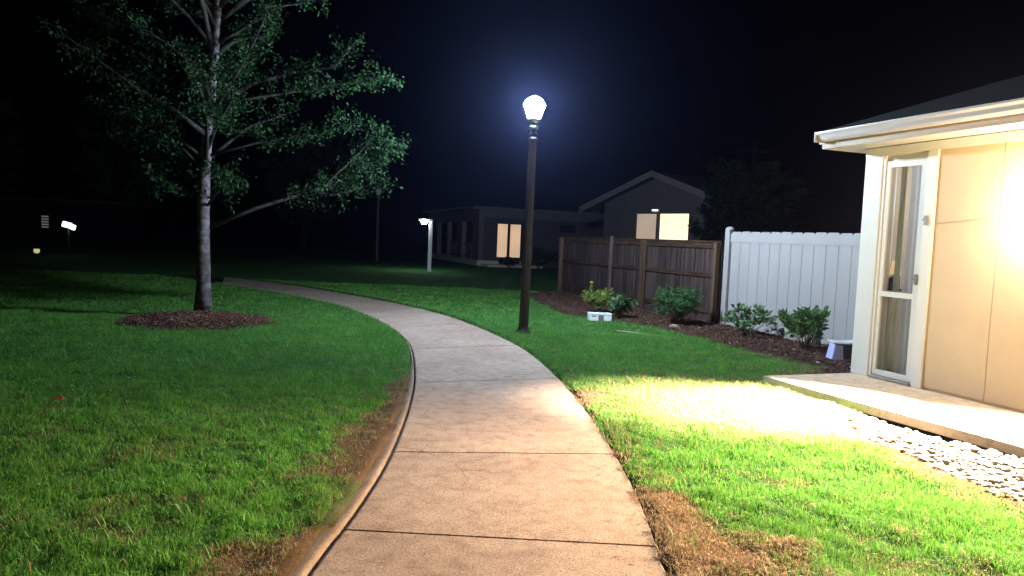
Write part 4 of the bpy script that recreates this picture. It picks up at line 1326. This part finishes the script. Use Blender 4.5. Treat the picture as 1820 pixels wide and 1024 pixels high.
for sg_ in (-1, 1):
    xe = sg_ * (hw + ov)
    vs = [(0, yo - 0.03, 3.95), (xe, yo - 0.03, gz(xe) - 0.13), (xe, yo - 0.03, gz(xe) + 0.115), (0, yo - 0.03, 4.175)]
    vs2 = [(a, b + 0.027, c) for a, b, c in vs]
    bb.add(vs + vs2, [(0, 1, 2, 3), (7, 6, 5, 4), (0, 4, 5, 1), (1, 5, 6, 2), (2, 6, 7, 3), (3, 7, 4, 0)])
bb.build('bargeboard', M['far_trim'], gh)
win = MB().box((W0_, 0.03, Wz0), (W0_ + 0.035, 0.09, Wz1)).box((-0.0, 0.03, Wz0), (0.17, 0.09, Wz1)).box((W1_ - 0.03, 0.03, Wz0), (W1_, 0.09, Wz1)).box((W0_ + 0.035, 0.03, Wz1 - 0.03), (-0.0, 0.09, Wz1)).box((0.17, 0.03, Wz1 - 0.03), (W1_ - 0.03, 0.09, Wz1)).box((W0_, 0.03, Wz0), (W1_, 0.089, Wz0 + 0.04))
wn_ = win.build('window', M['far_trim'], gh)
o = MB().box((W0_ + 0.035, 0.06, Wz0 + 0.04), (-0.0, 0.07, Wz1 - 0.03)).build('pane', emissive('blind_dim', (0.62, 0.40, 0.22), 0.62, 2.0), wn_); o['label'] = 'dim window pane with closed blind'
o = MB().box((0.17, 0.06, Wz0 + 0.04), (W1_ - 0.03, 0.07, Wz1 - 0.03)).build('pane', emissive('blind_bright', (1.0, 0.74, 0.40), 1.75, 1.5), wn_); o['label'] = 'bright window pane'
MB().box((-0.12, -0.10, 2.72), (0.10, 0.0, 2.78)).build('wall_lamp', emissive('small_lamp', (1.0, 0.85, 0.7), 1.6), gh)
MB().box((-0.14, -0.08, 2.782), (0.12, 0.0, 2.82)).build('lamp_cover', M['far_trim'], gh)
an = thing('roof_antenna', 'faint thin antenna above the left slope of the gabled house', 'antenna', tuple((gh.matrix_world @ Vector((-0.75, 3.0, gz(0.75) + 0.10)))))
MB().tube([(0, 0, 0), (0, 0, 1.25)], 0.018, 6).build('mast', M['stem_dark'], an)
for zz_, l_ in ((1.2, 0.32), (1.1, 0.22), (1.0, 0.28)):
    MB().tube([(-l_, 0.1, zz_), (l_, -0.1, zz_)], 0.01, 5).build('rod', M['stem_dark'], an)

# ------------------------------------------------------------------ long low house with porch
LC = Vector((-1.86, 38.0, 0))
ld1 = Vector((-4.0, 11.5, 0)).normalized(); ld2 = Vector((6.9, 2.6, 0)).normalized()
lh = thing('porch_house', 'long low house with porch, railing and lit sliding window behind the street lamp', 'house')
P0_ = LC
inn = (ld1 + ld2)
ang1 = math.atan2(ld1.y, ld1.x); ang2 = math.atan2(ld2.y, ld2.x)
def side_frame(d, toward):
    n = Vector((-d.y, d.x, 0)); n = n if n.dot(toward) > 0 else -n
    return Matrix(((d.x, n.x, 0, LC.x), (d.y, n.y, 0, LC.y), (0, 0, 1, 0), (0, 0, 0, 1)))
FA = side_frame(ld1, Vector((1, 0.3, 0)))     # x along the porch front, y inwards
FBm = side_frame(ld2, Vector((-0.2, 1, 0)))   # x along the right hand wall, y inwards
def lbox(F, lo, hi, name, mat, parent=lh, bevel=0):
    mb = MB().box(lo, hi, F); return mb.build(name, mat, parent)
mb = MB()
# right wall with opening for the sliding window (x 1.0..2.35)
for lo, hi in (((0.3, 0, 0), (1.02, 0.2, 2.9)), ((2.42, 0, 0), (9.0, 0.2, 2.9)), ((1.02, 0, 2.30), (2.42, 0.2, 2.9)), ((1.02, 0, 0), (2.42, 0.2, 0.5))):
    mb.box(lo, hi, FBm)
mb.build('wall', M['far_wall'], lh)
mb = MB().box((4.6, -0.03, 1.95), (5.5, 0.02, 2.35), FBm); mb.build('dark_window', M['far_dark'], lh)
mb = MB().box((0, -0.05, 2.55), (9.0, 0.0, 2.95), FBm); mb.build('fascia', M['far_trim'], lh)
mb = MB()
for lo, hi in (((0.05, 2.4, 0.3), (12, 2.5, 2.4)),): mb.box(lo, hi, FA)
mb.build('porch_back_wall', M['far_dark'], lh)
mb = MB().box((0.0, 0.02, 2.33), (12, 0.30, 2.93), FA); mb.build('porch_beam', M['far_trim'], lh)
for x0, w in ((0.0, 1.2), (3.35, 1.1), (6.6, 0.35), (9.3, 0.5)):
    lbox(FA, (x0, 0.03, 0.30), (x0 + w, 0.28, 2.33), 'porch_column', M['far_trim'])
lbox(FA, (0.0, 0.0, 0.0), (12, 2.4, 0.30), 'porch_deck', M['deck'])
for a_, b_ in ((1.2, 3.35), (4.45, 6.6)):
    r = MB().box((a_, 0.10, 1.10), (b_, 0.16, 1.18), FA).box((a_, 0.10, 0.42), (b_, 0.16, 0.48), FA)
    for k in range(1, 4): 
        c = lerp(a_, b_, k / 4); r.box((c - 0.04, 0.11, 0.48), (c + 0.04, 0.15, 1.10), FA)
    r.build('railing', M['far_trim'], lh)
corners = [FA @ Vector((-0.3, -0.4, 0)), FA @ Vector((12, -0.4, 0)), FA @ Vector((12, 8, 0)), FBm @ Vector((9.3, 8, 0)), FBm @ Vector((9.3, -0.4, 0))]
n = 5
mb = MB(); mb.prism([(c.x, c.y) for c in corners][::-1], 2.96, 3.08); mb.build('roof', M['far_trim'], lh)
wf_ = MB().box((1.02, 0.04, 0.5), (1.07, 0.12, 2.3), FBm).box((1.63, 0.04, 0.5), (1.78, 0.12, 2.3), FBm).box((2.37, 0.04, 0.5), (2.42, 0.12, 2.3), FBm).box((1.07, 0.04, 2.24), (1.63, 0.12, 2.3), FBm).box((1.78, 0.04, 2.24), (2.37, 0.12, 2.3), FBm)
wf_ = wf_.build('window', M['black'], lh)
blm = emissive('warm_blind', (0.80, 0.50, 0.28), 0.85, 1.2)
MB().box((1.07, 0.07, 0.5), (1.63, 0.08, 2.24), FBm).build('pane', blm, wf_)
MB().box((1.78, 0.07, 0.5), (2.37, 0.08, 2.24), FBm).build('pane', blm, wf_)
lbox(FBm, (0.2, -1.2, 0.0), (3.2, -0.01, 0.12), 'step', M['deck'])
def prof_bush(z, a): return float(np.interp(z, [0.1, 0.5, 1.0], [0.6, 0.7, 0.2]))
for k, (lx_, s, lb) in enumerate([(1.3, 0.75, 'dark low bush under the lit window of the porch house'), (2.9, 1.6, 'dark tall bush right of the lit window of the porch house'), (4.6, 1.5, 'dark bush in front of the blank wall of the porch house')]):
    p = FBm @ Vector((lx_, -1.3, 0))
    shrub((p.x, p.y, 0), lb, 1.3 * s, 0.75 * s, 14, 900, 0.16, (0.01, 0.02, 0.01), (0.03, 0.05, 0.025), 0.5, 0.1, 'bushes by the porch house', seed=60 + k)

# ------------------------------------------------------------------ distant lights
pl = thing('path_light', 'distant path light with white post and overhanging lamp head left of the porch', 'path light', (-3.42, 30.0, 0), 0.0)
MB().box((-0.075, -0.075, 0), (0.075, 0.075, 2.06)).build('post', M['trim'], pl, bevel=0.01)
MB().box((-0.50, -0.11, 2.065), (0.06, 0.11, 2.15)).build('lamp_head', M['trim'], pl, bevel=0.015)
MB().lathe([(0.02, 1.93), (0.10, 1.96), (0.15, 2.02), (0.16, 2.06)], 14, c=(-0.27, -0.02, 0)).build('lens', emissive('cool_lens', (0.85, 0.93, 1.0), 160), pl)

sl = thing('small_flood_light', 'small white light glowing low in the distance left of the shade tree', 'light', (-18.25, 30.0, 0), 0.2)
MB().tube([(0, 0, 0), (0, 0, 1.15)], 0.03, 8).build('stake', M['black'], sl)
hm = Matrix.Translation((0.02, -0.02, 1.28)) @ Matrix.Rotation(math.radians(14), 4, 'Y')
MB().box((-0.24, -0.08, -0.11), (0.10, 0.06, 0.11), hm).box((0.10, -0.06, -0.14), (0.26, 0.05, 0.07), hm).build('lamp_head', emissive('cold_head', (0.85, 1.0, 0.97), 3), sl, bevel=0.03)

gl_ = thing('garden_light', 'dim yellow garden light low in the dark at the far left', 'light', (-16.3, 25.0, 0), 0.0)
MB().lathe([(0.02, 0), (0.02, 0.32)], 8).build('stake', M['black'], gl_)
MB().lathe([(0.05, 0.32), (0.09, 0.36), (0.09, 0.46), (0.07, 0.47)], 12).build('lens', emissive('yellow_lens', (1.0, 0.85, 0.35), 0.5), gl_)
MB().lathe([(0.12, 0.472), (0.05, 0.53), (0.01, 0.54)], 12).build('cap', M['black'], gl_)

fb_ = thing('background_house', 'barely visible dark house with louvred window at the far left edge', 'house', (-27.5, 41.5, 0), 0.25)
MB().box((-4, 0, 0), (5.0, 4, 2.5)).build('wall', M['far_black'], fb_)
MB().prism([(-4.4, -0.4), (5.4, -0.4), (5.4, 4.4), (-4.4, 4.4)], 2.51, 2.66).build('roof', M['far_roof'], fb_)
lw = MB()
for k in range(5): lw.box((0.65, -0.03, 1.0 + 0.15 * k), (1.0, -0.003, 1.08 + 0.15 * k))
lw.build('louvre', emissive('louvre_glow', (0.5, 0.42, 0.38), 0.18), fb_)
up_ = thing('wall_light', 'dim amber wall light behind the distant tree at left', 'light', (-25.2, 44.0, 0), 0.0)
MB().lathe([(0.05, 0), (0.04, 0.9)], 8).build('post', M['black'], up_)
MB().lathe([(0.10, 0.9), (0.14, 1.0), (0.10, 1.12)], 10).build('lens', emissive('amber_lens', (1.0, 0.42, 0.12), 14.0), up_)

pole = thing('utility_pole', 'faint wooden utility pole in the dark behind the white fence', 'pole', (12.8, 40.0, 0))
MB().lathe([(0.15, 0), (0.11, 7.3)], 10).build('shaft', M['stem_dark'], pole)
MB().box((-0.9, -0.06, 6.7), (0.9, 0.06, 6.84)).build('crossarm', M['stem_dark'], pole)

# ------------------------------------------------------------------ thin volume added for the street lamp's glare halo
hm_ = bpy.data.materials.new('halo_air'); hm_.use_nodes = True
nt = hm_.node_tree; nt.nodes.remove(nt.nodes['Principled BSDF'])
pv = nt.nodes.new('ShaderNodeVolumePrincipled'); pv.inputs['Color'].default_value = (0.36, 0.45, 1.0, 1)
pv.inputs['Density'].default_value = 0.00036; pv.inputs['Anisotropy'].default_value = 0.85
nt.links.new(pv.outputs[0], nt.nodes['Material Output'].inputs['Volume'])
hz_ = MB().box((-160, -135, -1.2), (160, 160, 12)).build('halo_haze', hm_)
tag(hz_, 'thin volume added to give a glare halo round the street lamp', 'halo_haze', kind='stuff')
